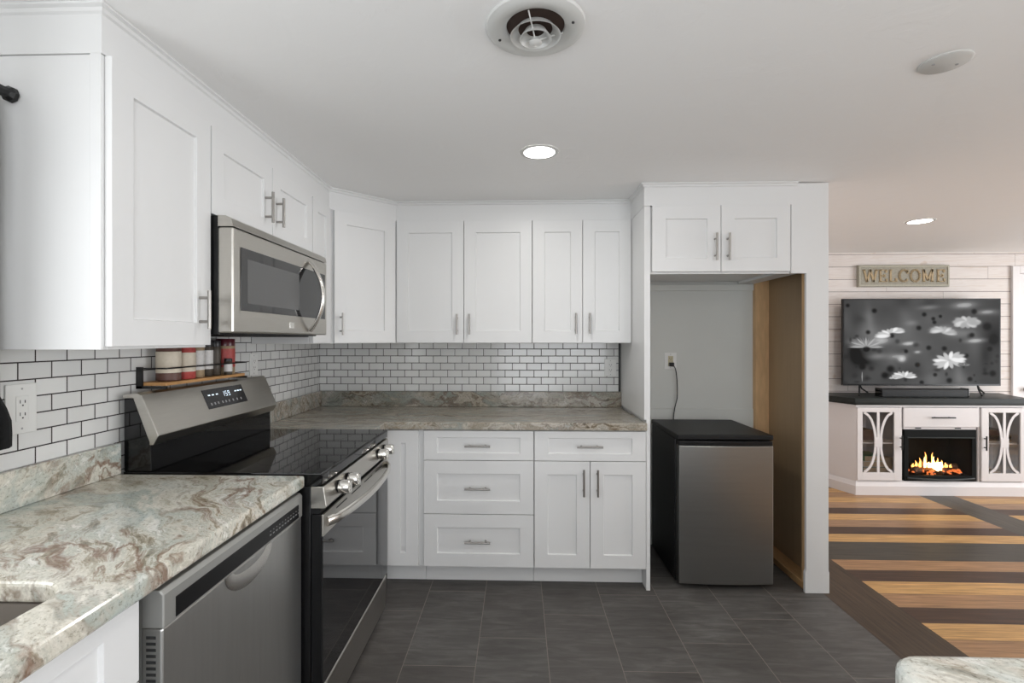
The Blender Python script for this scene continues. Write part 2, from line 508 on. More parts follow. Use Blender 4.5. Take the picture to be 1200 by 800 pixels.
class MB:
    def __init__(s):
        s.v, s.f, s.mi, s.sm = [], [], [], []
        s.cuts = [(0, 0)]

    def add(s, vs, fs, mi=0, smooth=False, mat=None):
        o = len(s.v)
        for v in vs:
            v = Vector(v)
            if mat is not None:
                v = mat @ v
            s.v.append(v)
        for f in fs:
            s.f.append([i + o for i in f])
            s.mi.append(mi)
            s.sm.append(smooth)
        s.cuts.append((len(s.v), len(s.f)))
        return s

    def build_each(s, name, mat, parent=None, bevel=0.0):
        for (v0, f0), (v1, f1) in zip(s.cuts[:-1], s.cuts[1:]):
            q = MB()
            q.v = s.v[v0:v1]
            q.f = [[i - v0 for i in f] for f in s.f[f0:f1]]
            q.mi = s.mi[f0:f1]
            q.sm = s.sm[f0:f1]
            q.build(name, mat, parent, bevel)

    def box(s, x0, x1, y0, y1, z0, z1, mi=0, mat=None):
        x0, x1 = min(x0, x1), max(x0, x1)
        y0, y1 = min(y0, y1), max(y0, y1)
        z0, z1 = min(z0, z1), max(z0, z1)
        vs = [(x0, y0, z0), (x1, y0, z0), (x1, y1, z0), (x0, y1, z0), (x0, y0, z1), (x1, y0, z1), (x1, y1, z1), (x0, y1, z1)]
        return s.add(vs, [(3, 2, 1, 0), (4, 5, 6, 7), (0, 1, 5, 4), (1, 2, 6, 5), (2, 3, 7, 6), (3, 0, 4, 7)], mi, mat=mat)

    def prism(s, poly, axis, a0, a1, mi=0, mat=None, smooth=False):
        """poly: 2D points; axis 'x': (y,z), 'y': (x,z), 'z': (x,y)"""
        def P(p, a):
            return {'x': (a, p[0], p[1]), 'y': (p[0], a, p[1]), 'z': (p[0], p[1], a)}[axis]
        n = len(poly)
        vs = [P(p, a0) for p in poly] + [P(p, a1) for p in poly]
        fs = [tuple(range(n))[::-1], tuple(range(n, 2 * n))] + [(i, (i + 1) % n, n + (i + 1) % n, n + i) for i in range(n)]
        return s.add(vs, fs, mi, smooth, mat)

    def lathe(s, prof, c=(0, 0, 0), axis='z', n=24, mi=0, smooth=True, mat=None, cap=True):
        """prof: list of (radius, height)"""
        vs, fs = [], []
        for r, h in prof:
            for k in range(n):
                a = 2 * PI * k / n
                p = (r * math.cos(a), r * math.sin(a), h)
                if axis == 'x':
                    p = (p[2], p[0], p[1])
                elif axis == 'y':
                    p = (p[1], p[2], p[0])
                vs.append((p[0] + c[0], p[1] + c[1], p[2] + c[2]))
        for i in range(len(prof) - 1):
            for k in range(n):
                k2 = (k + 1) % n
                fs.append((i * n + k, i * n + k2, (i + 1) * n + k2, (i + 1) * n + k))
        if cap and prof[0][0] > 1e-5:
            fs.append(tuple(range(n))[::-1])
        if cap and prof[-1][0] > 1e-5:
            fs.append(tuple(range((len(prof) - 1) * n, len(prof) * n)))
        return s.add(vs, fs, mi, smooth, mat)

    def cyl(s, a, b, r, n=12, mi=0, r2=None):
        return s.tube([a, b], [r, r2 if r2 is not None else r], n, mi)

    def tube(s, pts, r, n=10, mi=0, flat=None):
        pts = [Vector(p) for p in pts]
        rs = r if isinstance(r, (list, tuple)) else [r] * len(pts)
        vs, fs = [], []
        ref = None
        for i, p in enumerate(pts):
            t = (pts[min(i + 1, len(pts) - 1)] - pts[max(i - 1, 0)]).normalized()
            if ref is None:
                ref = Vector((0, 0, 1)) if abs(t.z) < 0.9 else Vector((1, 0, 0))
            u = t.cross(ref) if i == 0 else u - t * t.dot(u)
            u.normalize()
            w = t.cross(u).normalized()
            fl = flat if flat else (1, 1)
            for k in range(n):
                a = 2 * PI * k / n
                vs.append(p + (u * math.cos(a) * fl[0] + w * math.sin(a) * fl[1]) * rs[i])
        m_ = len(pts)
        for i in range(m_ - 1):
            for k in range(n):
                k2 = (k + 1) % n
                fs.append((i * n + k, i * n + k2, (i + 1) * n + k2, (i + 1) * n + k))
        fs.append(tuple(range(n))[::-1])
        fs.append(tuple(range((m_ - 1) * n, m_ * n)))
        return s.add(vs, fs, mi, True)

    def shaker(s, x0, x1, z0, z1, yf, t=0.02, rail=0.072, railz=None, rec=0.009, mi=0):
        """shaker panel facing -y, front at yf"""
        rz = rail if railz is None else railz
        lip = 0.002
        rings = [(x0, x1, z0, z1, yf + t), (x0, x1, z0, z1, yf), (x0 + rail, x1 - rail, z0 + rz, z1 - rz, yf),
                 (x0 + rail + lip, x1 - rail - lip, z0 + rz + lip, z1 - rz - lip, yf + rec)]
        vs = []
        for a, b_, c, d, y in rings:
            vs += [(a, y, c), (b_, y, c), (b_, y, d), (a, y, d)]
        fs = [(3, 2, 1, 0)]
        for i in range(3):
            for k in range(4):
                k2 = (k + 1) % 4
                fs.append((i * 4 + k, i * 4 + k2, (i + 1) * 4 + k2, (i + 1) * 4 + k))
        fs.append((12, 13, 14, 15))
        return s.add(vs, fs, mi)

    def sweep(s, path, prof, mi=0, closed=False):
        """mitred sweep of prof [(out, z)] along path [(x,y)], out = to the right of travel"""
        n = len(path)
        P2 = [Vector(p) for p in path]
        vs, fs = [], []
        for i in range(n):
            d1 = (P2[i] - P2[i - 1]).normalized() if i > 0 else (P2[1] - P2[0]).normalized()
            d2 = (P2[i + 1] - P2[i]).normalized() if i < n - 1 else d1
            n1 = Vector((d1.y, -d1.x))
            n2 = Vector((d2.y, -d2.x))
            nn = (n1 + n2)
            nn = nn / max(1e-6, nn.dot(n1))
            for o, z in prof:
                q = P2[i] + nn * o
                vs.append((q.x, q.y, z))
        m_ = len(prof)
        for i in range(n - 1):
            for k in range(m_):
                k2 = (k + 1) % m_
                fs.append((i * m_ + k, i * m_ + k2, (i + 1) * m_ + k2, (i + 1) * m_ + k))
        fs.append(tuple(range(m_)))
        fs.append(tuple(range((n - 1) * m_, n * m_))[::-1])
        return s.add(vs, fs, mi)

    def build(s, name, mat, parent=None, bevel=0.0, seg=2):
        off = OFF.get(parent.name, Vector((0, 0, 0))) if parent is not None else Vector((0, 0, 0))
        me = bpy.data.meshes.new(name)
        me.from_pydata([tuple(v - off) for v in s.v], [], s.f)
        mats = mat if isinstance(mat, (list, tuple)) else [mat]
        for m_ in mats:
            me.materials.append(m_)
        me.polygons.foreach_set('material_index', s.mi)
        me.polygons.foreach_set('use_smooth', s.sm)
        bm = bmesh.new()
        bm.from_mesh(me)
        bmesh.ops.recalc_face_normals(bm, faces=bm.faces)
        bm.to_mesh(me)
        bm.free()
        if any(s.sm):
            me.set_sharp_from_angle(angle=R(38))
        me.update()
        o = bpy.data.objects.new(name, me)
        COL.objects.link(o)
        if parent is not None:
            o.parent = parent
            OFF[o.name] = off
        if bevel:
            md = o.modifiers.new('bevel', 'BEVEL')
            md.width = bevel
            md.segments = seg
            md.limit_method = 'ANGLE'
            md.angle_limit = R(40)
            md.harden_normals = False
        return o


def tag(o, label=None, cat=None, group=None, kind=None):
    if label:
        o['label'] = label
    if cat:
        o['category'] = cat
    if group:
        o['group'] = group
    if kind:
        o['kind'] = kind
    return o


def thing(name, label, cat, loc=(0, 0, 0), rotz=0, group=None, local=False):
    o = bpy.data.objects.new(name, None)
    o.empty_display_size = 0.05
    COL.objects.link(o)
    o.location = loc
    o.rotation_euler = (0, 0, rotz)
    OFF[o.name] = Vector((0, 0, 0)) if local else Vector(loc)
    return tag(o, label, cat, group)


def struct(name, mb, mat, parent=None, bevel=0.0):
    o = mb.build(name, mat, parent, bevel)
    if parent is None:
        o['kind'] = 'structure'
    return o


def copy_thing(root, loc, rotz, label, group=None):
    r = root.copy()
    COL.objects.link(r)
    r.location = loc
    r.rotation_euler = (0, 0, rotz)
    r['label'] = label
    if group:
        r['group'] = group
    for ch in list(root.children):
        c = ch.copy()
        COL.objects.link(c)
        c.parent = r
        for g2 in list(ch.children):
            d = g2.copy()
            COL.objects.link(d)
            d.parent = c
    return r


# ------------------------------------------------------------------ the room
mb = MB().box(-0.12, 3.0, -5.0, 0.0, -0.05, 0)
struct('floor', mb, M_floor)
mb = MB().box(3.0, 8.6, -5.0, 1.6, -0.05, 0)
struct('floor', mb, M_wood)
mb = MB().box(-0.12, 8.6, -5.1, 1.72, H, H + 0.08)
# ceiling with a round duct hole cannot be cut simply: a flat dark brown disc inside the diffuser stands in for the duct mouth
struct('ceiling', mb, M_ceil)
# kitchen back wall (tiled between counter and cabinets, plain in the niche)
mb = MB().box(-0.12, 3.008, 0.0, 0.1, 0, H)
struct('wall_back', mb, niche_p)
# left wall with the window over the sink
WY0, WY1, WZ0, WZ1 = -3.32, -2.38, 1.08, 1.98
mb = MB()
mb.box(-0.12, 0, WY1, 0.1, 0, H)
mb.box(-0.12, 0, -5.1, WY0, 0, H)
mb.box(-0.12, 0, WY0, WY1, 0, WZ0)
mb.box(-0.12, 0, WY0, WY1, WZ1, H)
struct('wall_left', mb, wallp)
# rear wall with a wide opening for the added window
RX0, RX1, RZ0, RZ1 = 1.0, 3.4, 0.2, 2.05
mb = MB()
mb.box(-0.12, RX0, -5.1, -5.0, 0, H)
mb.box(RX1, 8.6, -5.1, -5.0, 0, H)
mb.box(RX0, RX1, -5.1, -5.0, 0, RZ0)
mb.box(RX0, RX1, -5.1, -5.0, RZ1, H)
struct('wall_rear', mb, wallp)
mb = MB()
mb.box(8.5, 8.6, -5.0, -2.75, 0, H)
mb.box(8.5, 8.6, 0.35, 1.72, 0, H)
mb.box(8.5, 8.6, -2.75, 0.35, 0, 0.35)
mb.box(8.5, 8.6, -2.75, 0.35, 2.1, H)
struct('wall_right', mb, wallp)
mb = MB().box(3.02, 8.5, 1.6, 1.72, 0, H)
struct('wall_far', mb, M_ship)


def window(name, axis, a0, a1, z0, z1, pos, nv=1):
    mb = MB()
    def B(u0, u1, w0, w1, dz=0.05):
        if axis == 'x':   # plane x = pos
            mb.box(pos - 0.03, pos + 0.03, u0, u1, w0, w1)
        else:
            mb.box(u0, u1, pos - 0.03, pos + 0.03, w0, w1)
    B(a0, a1, z0, z0 + 0.05)
    B(a0, a1, z1 - 0.05, z1)
    B(a0, a0 + 0.05, z0 + 0.05, z1 - 0.05)
    B(a1 - 0.05, a1, z0 + 0.05, z1 - 0.05)
    for i in range(nv):
        c = a0 + (a1 - a0) * (i + 1) / (nv + 1)
        B(c - 0.02, c + 0.02, z0 + 0.05, z1 - 0.05)
    w = struct(name, mb, trimp)
    mb = MB()
    if axis == 'x':
        mb.box(pos - 0.003, pos + 0.003, a0 + 0.05, a1 - 0.05, z0 + 0.05, z1 - 0.05)
    else:
        mb.box(a0 + 0.05, a1 - 0.05, pos - 0.003, pos + 0.003, z0 + 0.05, z1 - 0.05)
    mb.build('window_pane', glass, w)


window('window_1', 'x', WY0, WY1, WZ0, WZ1, -0.06)
window('added_window_rear', 'y', RX0, RX1, RZ0, RZ1, -5.05, 2)  # unseen window behind the camera, added to bring in daylight
window('added_window_living', 'x', -2.75, 0.35, 0.35, 2.1, 8.55, 2)  # out-of-view living room window, added as a daylight source

# partition beside the fridge niche: studs, sheet and white face board
mb = MB().box(3.008, 3.02, -0.60, 1.6, 0.0, H)
struct('wall_partition', mb, [brown_board])
mb = MB().box(3.0205, 3.03, -0.60, 1.6, 0.0, H)
struct('wall_partition', mb, [M_ship])
mb = MB().box(2.919, 3.0075, -0.605, -0.567, 0.038, H - 0.001)
struct('trim_1', mb, wood_raw, bevel=0.002)                       # front stud
mb = MB().box(2.919, 3.0075, -0.040, -0.001, 0.038, H - 0.001)
struct('trim_2', mb, wood_raw, bevel=0.002)                       # rear stud
mb = MB().prism([(2.919, 0.0), (3.0075, 0.0), (3.0075, 0.038), (2.919, 0.038)], 'y', -0.605, -0.001)
struct('trim_3', mb, wood_raw_h, bevel=0.003)                     # bottom plate
mb = MB().prism([(2.833, 1.722), (2.912, 1.722), (2.912, 0.125), (2.906, 0.110), (2.906, 0.0), (3.034, 0.0), (3.034, 0.11), (3.030, 0.125), (3.030, H - 0.006), (2.833, H - 0.006)], 'y', -0.624, -0.606)
struct('trim_4', mb, trimp, bevel=0.0012)                         # white face board on the wall end
mb = MB().box(2.832, 2.9185, -0.600, -0.02, 1.733, 1.748)
struct('trim_5', mb, trimp)                                       # board closing the gap above the niche
# batten at the top back of the niche
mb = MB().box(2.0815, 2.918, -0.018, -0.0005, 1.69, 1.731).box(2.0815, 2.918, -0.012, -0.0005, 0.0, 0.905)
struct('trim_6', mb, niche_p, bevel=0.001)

# frieze and crown moulding over all wall cabinets
FB, FT = 2.092, H - 0.0005
path = [(0.001, -2.108), (0.3075, -2.108), (0.3075, -0.611), (0.611, -0.3075), (2.046, -0.3075), (2.046, -0.625), (2.862, -0.625)]
prof = [(-0.012, FB), (0.0, FB), (0.0, FT - 0.022), (0.006, FT - 0.018), (0.009, FT - 0.010), (0.018, FT - 0.006), (0.018, FT), (-0.012, FT)]
mb = MB().sweep(path, prof)
struct('trim_7', mb, trimp)

# tiled backsplashes
mb = MB().box(0.0, 2.031, -0.008, -0.0005, 1.018, 1.43)
o = mb.build('tile_backsplash', M_tile_back)
tag(o, 'white subway tile backsplash with dark grout on the back wall above the long counter', 'backsplash')
mb = MB().box(2.0315, 2.0440, -0.010, -0.0005, 1.018, 1.343)
tile_edge = mb.build('edge_trim', black_metal, o)
mb = MB().box(0.0005, 0.008, -2.36, -0.0085, 1.018, 1.43).box(0.0005, 0.008, -1.706, -0.879, 0.60, 1.018)
o = mb.build('tile_backsplash', M_tile_left)
tag(o, 'white subway tile backsplash with dark grout behind the range on the left wall', 'backsplash')

# door and casing on the far wall
mb = MB()
mb.box(6.128, 6.195, 1.575, 1.599, 0, 2.075)
mb.box(7.02, 7.09, 1.575, 1.599, 0, 2.075)
mb.box(6.195, 7.02, 1.575, 1.599, 2.005, 2.075)
struct('trim_8', mb, door_paint, bevel=0.003)
mb = MB()
mb.box(6.198, 7.017, 1.585, 1.598, 0.005, 2.002)
for (a, b_) in ((0.15, 0.95), (1.08, 1.88)):
    for c in (6.30, 6.66):
        mb.shaker(c - 0.02, c + 0.31, a, b_, 1.578, 0.007, 0.03)
d = struct('door_1', mb, door_paint, bevel=0.002)
mb = MB().lathe([(0.026, 0), (0.026, 0.006), (0.010, 0.010), (0.010, 0.035), (0.024, 0.042), (0.028, 0.055), (0.022, 0.066), (0.0, 0.068)], (0, 0, 0), 'y', 20)
for v in mb.v:
    v.y = 1.584 - v.y
    v.x += 6.262
    v.z += 0.885
mb.build('door_knob', black_metal, d)
# baseboards
mb = MB().box(3.035, 4.10, 1.584, 1.599, 0, 0.11)
struct('baseboard_far', mb, trimp, bevel=0.003)

# ------------------------------------------------------------------ cabinets
def handle(mb, x, z, y, length, vertical=True, out=0.032):
    r = 0.0058
    h = length / 2
    k = h * 0.62
    if vertical:
        mb.cyl((x, y - out, z - h), (x, y - out, z + h), r, 12)
        for s_ in (-k, k):
            mb.cyl((x, y, z + s_), (x, y - out, z + s_), r * 0.85, 10)
    else:
        mb.cyl((x - h, y - out, z), (x + h, y - out, z), r, 12)
        for s_ in (-k, k):
            mb.cyl((x + s_, y, z), (x + s_, y - out, z), r * 0.85, 10)


def cab_handle(parent, x, z, y, length=0.125, vertical=True):
    mb = MB()
    handle(mb, x, z, y, length, vertical)
    return mb.build('handle', nickel, parent)


def shaker_part(name, parent, x0, x1, z0, z1, yf, rail=0.072, railz=None, hx=None, hz=None, hv=True, hl=0.125):
    mb = MB().shaker(x0, x1, z0, z1, yf, 0.019, rail, railz)
    d_ = mb.build(name, paint, parent, bevel=0.0012)
    if hx is not None:
        cab_handle(d_, hx, hz, yf, hl, hv)
    return d_


UZ0, UZ1 = 1.343, 2.0905      # wall cabinets, bottom and top
LZ0 = 1.343


def carcass(parent, w, dep, z0, z1, toe=0.0, mat=None):
    """open-front box of side panels, top, bottom and back plus face frame, local coords"""
    mb = MB()
    t = 0.016
    if toe:
        mb.box(0.0005, t, -dep, -0.001, toe, z1)
        mb.box(w - t, w - 0.0005, -dep, -0.001, toe, z1)
        mb.box(0.0005, w - 0.0005, -dep + 0.075, -dep + 0.09, 0.0, toe)
        mb.box(0.0005, t, -dep + 0.09, -0.001, 0.0, toe)
        mb.box(w - t, w - 0.0005, -dep + 0.09, -0.001, 0.0, toe)
        b0 = toe
    else:
        mb.box(0.0005, t, -dep, -0.001, z0, z1)
        mb.box(w - t, w - 0.0005, -dep, -0.001, z0, z1)
        b0 = z0
    mb.box(t, w - t, -dep, -0.001, b0, b0 + t)
    mb.box(t, w - t, -dep, -0.001, z1 - t, z1)
    mb.box(t, w - t, -0.010, -0.001, b0 + t, z1 - t)
    # face frame
    ff = 0.03
    mb.box(t, ff, -dep, -dep + 0.018, b0 + t, z1 - t)
    mb.box(w - ff, w - t, -dep, -dep + 0.018, b0 + t, z1 - t)
    return mb.build('cabinet_box', mat or paint, parent, bevel=0.0008, seg=1)


g = 0.0016
# wall cabinets on the back wall
c = thing('wall_cabinet', 'white two-door wall cabinet in the middle of the back wall, left of the narrower pair', 'cabinet', (0.612, -0.0085, 0), 0, local=True)
carcass(c, 0.8345, 0.2965, UZ0, UZ1)
fy = -0.2975
shaker_part('door', c, 0.004, 0.4175 - g, UZ0 + 0.003, UZ1, fy - 0.019, hx=0.378, hz=1.458)
shaker_part('door', c, 0.4175 + g, 0.8345 - g, UZ0 + 0.003, UZ1, fy - 0.019, hx=0.453, hz=1.458)
c = thing('wall_cabinet', 'white wall cabinet with two narrow doors next to the tall fridge side panel', 'cabinet', (1.4475, -0.0085, 0), 0, local=True)
carcass(c, 0.5985, 0.2965, UZ0, UZ1)
shaker_part('door', c, g, 0.3045 - g, UZ0 + 0.003, UZ1, fy - 0.019, hx=0.262, hz=1.462)
shaker_part('door', c, 0.3045 + g, 0.5965, UZ0 + 0.003, UZ1, fy - 0.019, hx=0.345, hz=1.462)

# diagonal corner wall cabinet
DX, DY, DA = 0.305, -0.61, PI / 4
c = thing('corner_wall_cabinet', 'white diagonal one-door wall cabinet in the kitchen corner', 'cabinet', (DX, DY, 0), DA, local=True)
inv = Matrix.Rotation(-DA, 4, 'Z') @ Matrix.Translation((-DX, -DY, 0))
foot = [(0.0085, -0.0085), (0.611, -0.0085), (0.611, -0.305), (0.305, -0.611), (0.0085, -0.611)]
mb = MB().prism(foot, 'z', UZ0, UZ1, mat=inv)
mb.build('cabinet_box', paint, c, bevel=0.0008)
shaker_part('door', c, 0.026, 0.412, UZ0 + 0.003, UZ1 - 0.001, -0.0195, hx=0.060, hz=1.452)

# wall cabinets on the left wall, local x runs towards the back wall
c = thing('wall_cabinet', 'white narrow wall cabinet between microwave and corner cabinet', 'cabinet', (0.0085, -0.868, 0), PI / 2, local=True)
carcass(c, 0.2555, 0.2965, UZ0, UZ1)
shaker_part('door', c, g + 0.002, 0.236, UZ0 + 0.003, UZ1, fy - 0.019, rail=0.062)
c = thing('wall_cabinet', 'short white two-door wall cabinet above the microwave', 'cabinet', (0.0085, -1.6885, 0), PI / 2, local=True)
carcass(c, 0.8195, 0.2965, 1.791, UZ1)
shaker_part('door', c, 0.003, 0.4145 - g, 1.793, UZ1, fy - 0.019, rail=0.068, hx=0.356, hz=1.908)
shaker_part('door', c, 0.4145 + g, 0.817, 1.793, UZ1, fy - 0.019, rail=0.068, hx=0.448, hz=1.908)
c = thing('wall_cabinet', 'large white one-door wall cabinet nearest the camera at upper left', 'cabinet', (0.0085, -2.105, 0), PI / 2, local=True)
carcass(c, 0.4155, 0.2965, LZ0 - 0.004, UZ1)
shaker_part('door', c, 0.008, 0.413, LZ0 + 0.004, UZ1, fy - 0.019, rail=0.072, hx=0.355, hz=1.462)
mb = MB().box(-0.003, 0, -0.2965, -0.268, LZ0 - 0.004, 2.092)
mb.build('scribe_strip', paint, c, bevel=0.001)

# cabinet above the fridge niche
c = thing('fridge_top_cabinet', 'short white two-door cabinet above the fridge niche', 'cabinet', (2.0805, -0.001, 0), 0, local=True)
w = 0.7515
mb = MB()
t = 0.016
mb.box(0, t, -0.608, -0.02, 1.733, UZ1)
mb.box(w - t, w, -0.608, -0.02, 1.733, UZ1)
mb.box(t, w - t, -0.608, -0.02, 1.748, 1.762)
mb.box(t, w - t, -0.608, -0.02, UZ1 - t, UZ1)
mb.box(t, w - t, -0.030, -0.02, 1.762, UZ1 - t)
mb.box(t, w - t, -0.608, -0.590, 1.722, 1.748)
mb.box(0, t, -0.608, -0.590, 1.722, 1.733)
mb.box(w - t, w, -0.608, -0.590, 1.722, 1.733)
mb.build('cabinet_box', paint, c, bevel=0.0008, seg=1)
shaker_part('door', c, 0.008, 0.3755 - g, 1.733, UZ1, -0.631, hx=0.342, hz=1.862, hl=0.145)
shaker_part('door', c, 0.3755 + g, 0.744, 1.733, UZ1, -0.631, hx=0.409, hz=1.862, hl=0.145)

# tall side panel left of the niche
mb = MB().box(2.0585, 2.0795, -0.622, -0.0005, 0.0, 2.092)
mb.box(2.046, 2.0585, -0.622, -0.30, 1.30, 2.092)
o = MB().build
mb = MB().prism([(2.0585, 0.0), (2.0795, 0.0), (2.0795, 2.0915), (2.0475, 2.0915), (2.0475, 0.9285), (2.0585, 0.9285)], 'y', -0.622, -0.0005)
o = mb.build('refrigerator_side_panel', paint, bevel=0.001)
tag(o, 'tall white panel standing between the back counter and the fridge niche', 'panel')

# base cabinets on the back wall
BT, TOE = 0.872, 0.112
dep = 0.608
by = -dep - 0.001 - 0.019
c = thing('base_cabinet', 'white base cabinet with one tall narrow door beside the range', 'cabinet', (0.612, -0.001, 0), 0, local=True)
carcass(c, 0.2265, dep, TOE, BT, TOE)
shaker_part('door', c, 0.030, 0.200, 0.119, 0.865, by, rail=0.070)
c = thing('drawer_base_cabinet', 'white base cabinet with three stacked drawers', 'cabinet', (0.839, -0.001, 0), 0, local=True)
carcass(c, 0.609, dep, TOE, BT, TOE)
for z0, z1, rz, hz in ((0.119, 0.405, 0.072, 0.262), (0.4085, 0.7, 0.072, 0.553), (0.7035, 0.865, 0.038, 0.785)):
    shaker_part('drawer', c, 0.003, 0.606, z0, z1, by, rail=0.074, railz=rz, hx=0.301, hz=hz, hv=False, hl=0.14)
c = thing('base_cabinet', 'white base cabinet with one drawer over two doors beside the fridge panel', 'cabinet', (1.4485, -0.001, 0), 0, local=True)
carcass(c, 0.609, dep, TOE, BT, TOE)
shaker_part('drawer', c, 0.003, 0.606, 0.7035, 0.865, by, rail=0.074, railz=0.038, hx=0.300, hz=0.785, hv=False, hl=0.14)
shaker_part('door', c, 0.003, 0.305 - g, 0.119, 0.7, by, rail=0.072, hx=0.268, hz=0.590, hl=0.145)
shaker_part('door', c, 0.305 + g, 0.606, 0.119, 0.7, by, rail=0.072, hx=0.343, hz=0.590, hl=0.145)
# filler between range and back run (hidden behind the range front)
c = thing('base_filler_cabinet', 'white filler base panel behind the far side of the range', 'cabinet', (0.0, 0, 0))
mb = MB().box(0.001, 0.606, -0.875, -0.001, TOE, BT).box(0.001, 0.54, -0.875, -0.001, 0, TOE)
mb.build('cabinet_box', paint, c, bevel=0.001)

# base cabinet under the sink (left run)
c = thing('sink_base_cabinet', 'white sink base cabinet at lower left beside the dishwasher', 'cabinet', (0.001, -3.25, 0), PI / 2, local=True)
W_ = 0.862
mb = MB()
mb.box(0, 0.016, -0.605, -0.001, TOE, BT - 0.002)
mb.box(W_ - 0.016, W_, -0.605, -0.001, TOE, BT - 0.002)
mb.box(0.016, W_ - 0.016, -0.605, -0.001, TOE, TOE + 0.016)
mb.box(0, W_, -0.53, -0.515, 0, TOE)
mb.box(0.016, W_ - 0.016, -0.605, -0.587, 0.66, BT - 0.002)
mb.box(0.40, 0.46, -0.605, -0.587, TOE + 0.016, 0.66)
mb.build('cabinet_box', paint, c, bevel=0.001)
sy = -0.6265
shaker_part('false_drawer_front', c, 0.003, W_ - 0.002, 0.703, 0.866, sy, rail=0.082, railz=0.040)
shaker_part('door', c, 0.003, 0.43 - g, 0.119, 0.6995, sy, rail=0.072, hx=0.39, hz=0.60)
shaker_part('door', c, 0.43 + g, W_ - 0.002, 0.119, 0.6995, sy, rail=0.072, hx=0.47, hz=0.60)
c = thing('base_cabinet', 'white base cabinet further along the sink run behind the camera', 'cabinet', (0.001, -4.0, 0), PI / 2, local=True)
carcass(c, 0.749, 0.605, TOE, BT - 0.002, TOE)
shaker_part('door', c, 0.003, 0.746, 0.119, 0.865, -0.6265)

# ------------------------------------------------------------------ counters
CT0, CT1 = 0.8725, 0.914


def slab(mb, x0, x1, y0, y1, z0, z1, mi=0):
    mb.box(x0, x1, y0, y1, z0, z1, mi)


# back counter
c = thing('countertop', 'granite countertop with grey streaks along the back wall', 'countertop', (1.3, -0.3, CT0))
mb = MB().prism([(0.001, -0.001), (2.0465, -0.001), (2.0465, -0.30), (2.0575, -0.30), (2.0575, -0.652), (0.640, -0.652), (0.640, -0.877), (0.001, -0.877)], 'z', CT0, CT1)
mb.v = [v if True else v for v in mb.v]
mb.build('slab', M_gr_back, c, bevel=0.012, seg=4)
mb = MB().box(0.031, 2.0465, -0.030, -0.0085, CT1 + 0.0005, 1.017)
mb.build('upstand', M_gr_up, c, bevel=0.003)
mb = MB().box(0.0085, 0.030, -0.868, -0.0085, CT1 + 0.0005, 1.017)
mb.build('upstand', M_gr_back, c, bevel=0.003)

# left counter with sink cut-out
SX0, SX1, SY0, SY1 = 0.13, 0.548, -3.16, -2.437


def counter_with_hole(mb, X0, X1, Y0, Y1, hx0, hx1, hy0, hy1, z0, z1, rr=0.075, n=8):
    hole = []
    for (cx_, cy_, a0) in ((hx1 - rr, hy1 - rr, 0), (hx0 + rr, hy1 - rr, 90), (hx0 + rr, hy0 + rr, 180), (hx1 - rr, hy0 + rr, 270)):
        for k in range(n + 1):
            a = R(a0 + 90 * k / n)
            hole.append((cx_ + rr * math.cos(a), cy_ + rr * math.sin(a)))
    N = len(hole)
    # outer points matched to each hole point by quadrant
    cm = [(X1, Y1), (X0, Y1), (X0, Y0), (X1, Y0)]
    vs, fs = [], []
    for z in (z1, z0):
        vs += [(p[0], p[1], z) for p in hole] + [(p[0], p[1], z) for p in cm]
    B = N + 4
    m_ = n + 1
    for q in range(4):
        for k in range(n):
            i = q * m_ + k
            fs.append((i, i + 1, N + q))
            fs.append((B + i + 1, B + i, B + N + q))
        i = q * m_ + n
        j = (i + 1) % N
        q2 = (q + 1) % 4
        fs.append((i, j, N + q2, N + q))
        fs.append((B + j, B + i, B + N + q, B + N + q2))
        fs.append((N + q, N + q2, B + N + q2, B + N + q))
    for i in range(N):
        j = (i + 1) % N
        fs.append((j, i, B + i, B + j))
    mb.add(vs, fs)
    return hole


c = thing('countertop', 'cream and brown swirled granite countertop over dishwasher and sink, at lower left', 'countertop', (0.3, -2.5, CT0))
mb = MB()
hole = counter_with_hole(mb, 0.001, 0.655, -4.02, -1.7085, SX0, SX1, SY0, SY1, CT0, CT1)
mb.build('slab', M_gr_left, c, bevel=0.009, seg=3)
mb = MB().box(0.0085, 0.030, -4.02, -1.7085, CT1 + 0.0005, 1.017)
mb.build('upstand', M_gr_left, c, bevel=0.003)

# undermount sink
c = thing('kitchen_sink', 'grey undermount sink basin cut into the granite at lower left', 'sink', (0.34, -2.8, 0.66))
mb = MB()
n_ = len(hole)
cx_ = (SX0 + SX1) / 2
cy_ = (SY0 + SY1) / 2
def ring(z, s_):
    return [(cx_ + (p[0] - cx_) * s_, cy_ + (p[1] - cy_) * s_, z) for p in hole]
rings_ = [ring(0.8715, 1.04), ring(0.8715, 1.005), ring(0.69, 0.985), ring(0.675, 0.93), ring(0.672, 0.2), ring(0.664, 0.2), ring(0.668, 1.0), ring(0.8655, 1.04)]
vs = [p for r_ in rings_ for p in r_]
fs = []
for i in range(len(rings_) - 1):
    for k in range(n_):
        fs.append((i * n_ + k, i * n_ + (k + 1) % n_, (i + 1) * n_ + (k + 1) % n_, (i + 1) * n_ + k))
for k in range(n_):
    fs.append(((len(rings_) - 1) * n_ + k, (len(rings_) - 1) * n_ + (k + 1) % n_, (k + 1) % n_, k))
mb.add(vs, fs, smooth=False)
mb.build('basin', sink_metal, c)
mb = MB().lathe([(0.0, 0), (0.035, 0), (0.040, 0.004), (0.042, 0.0045), (0.042, 0.0)], (cx_, cy_, 0.6755), n=20)
mb.build('drain', chrome, c)

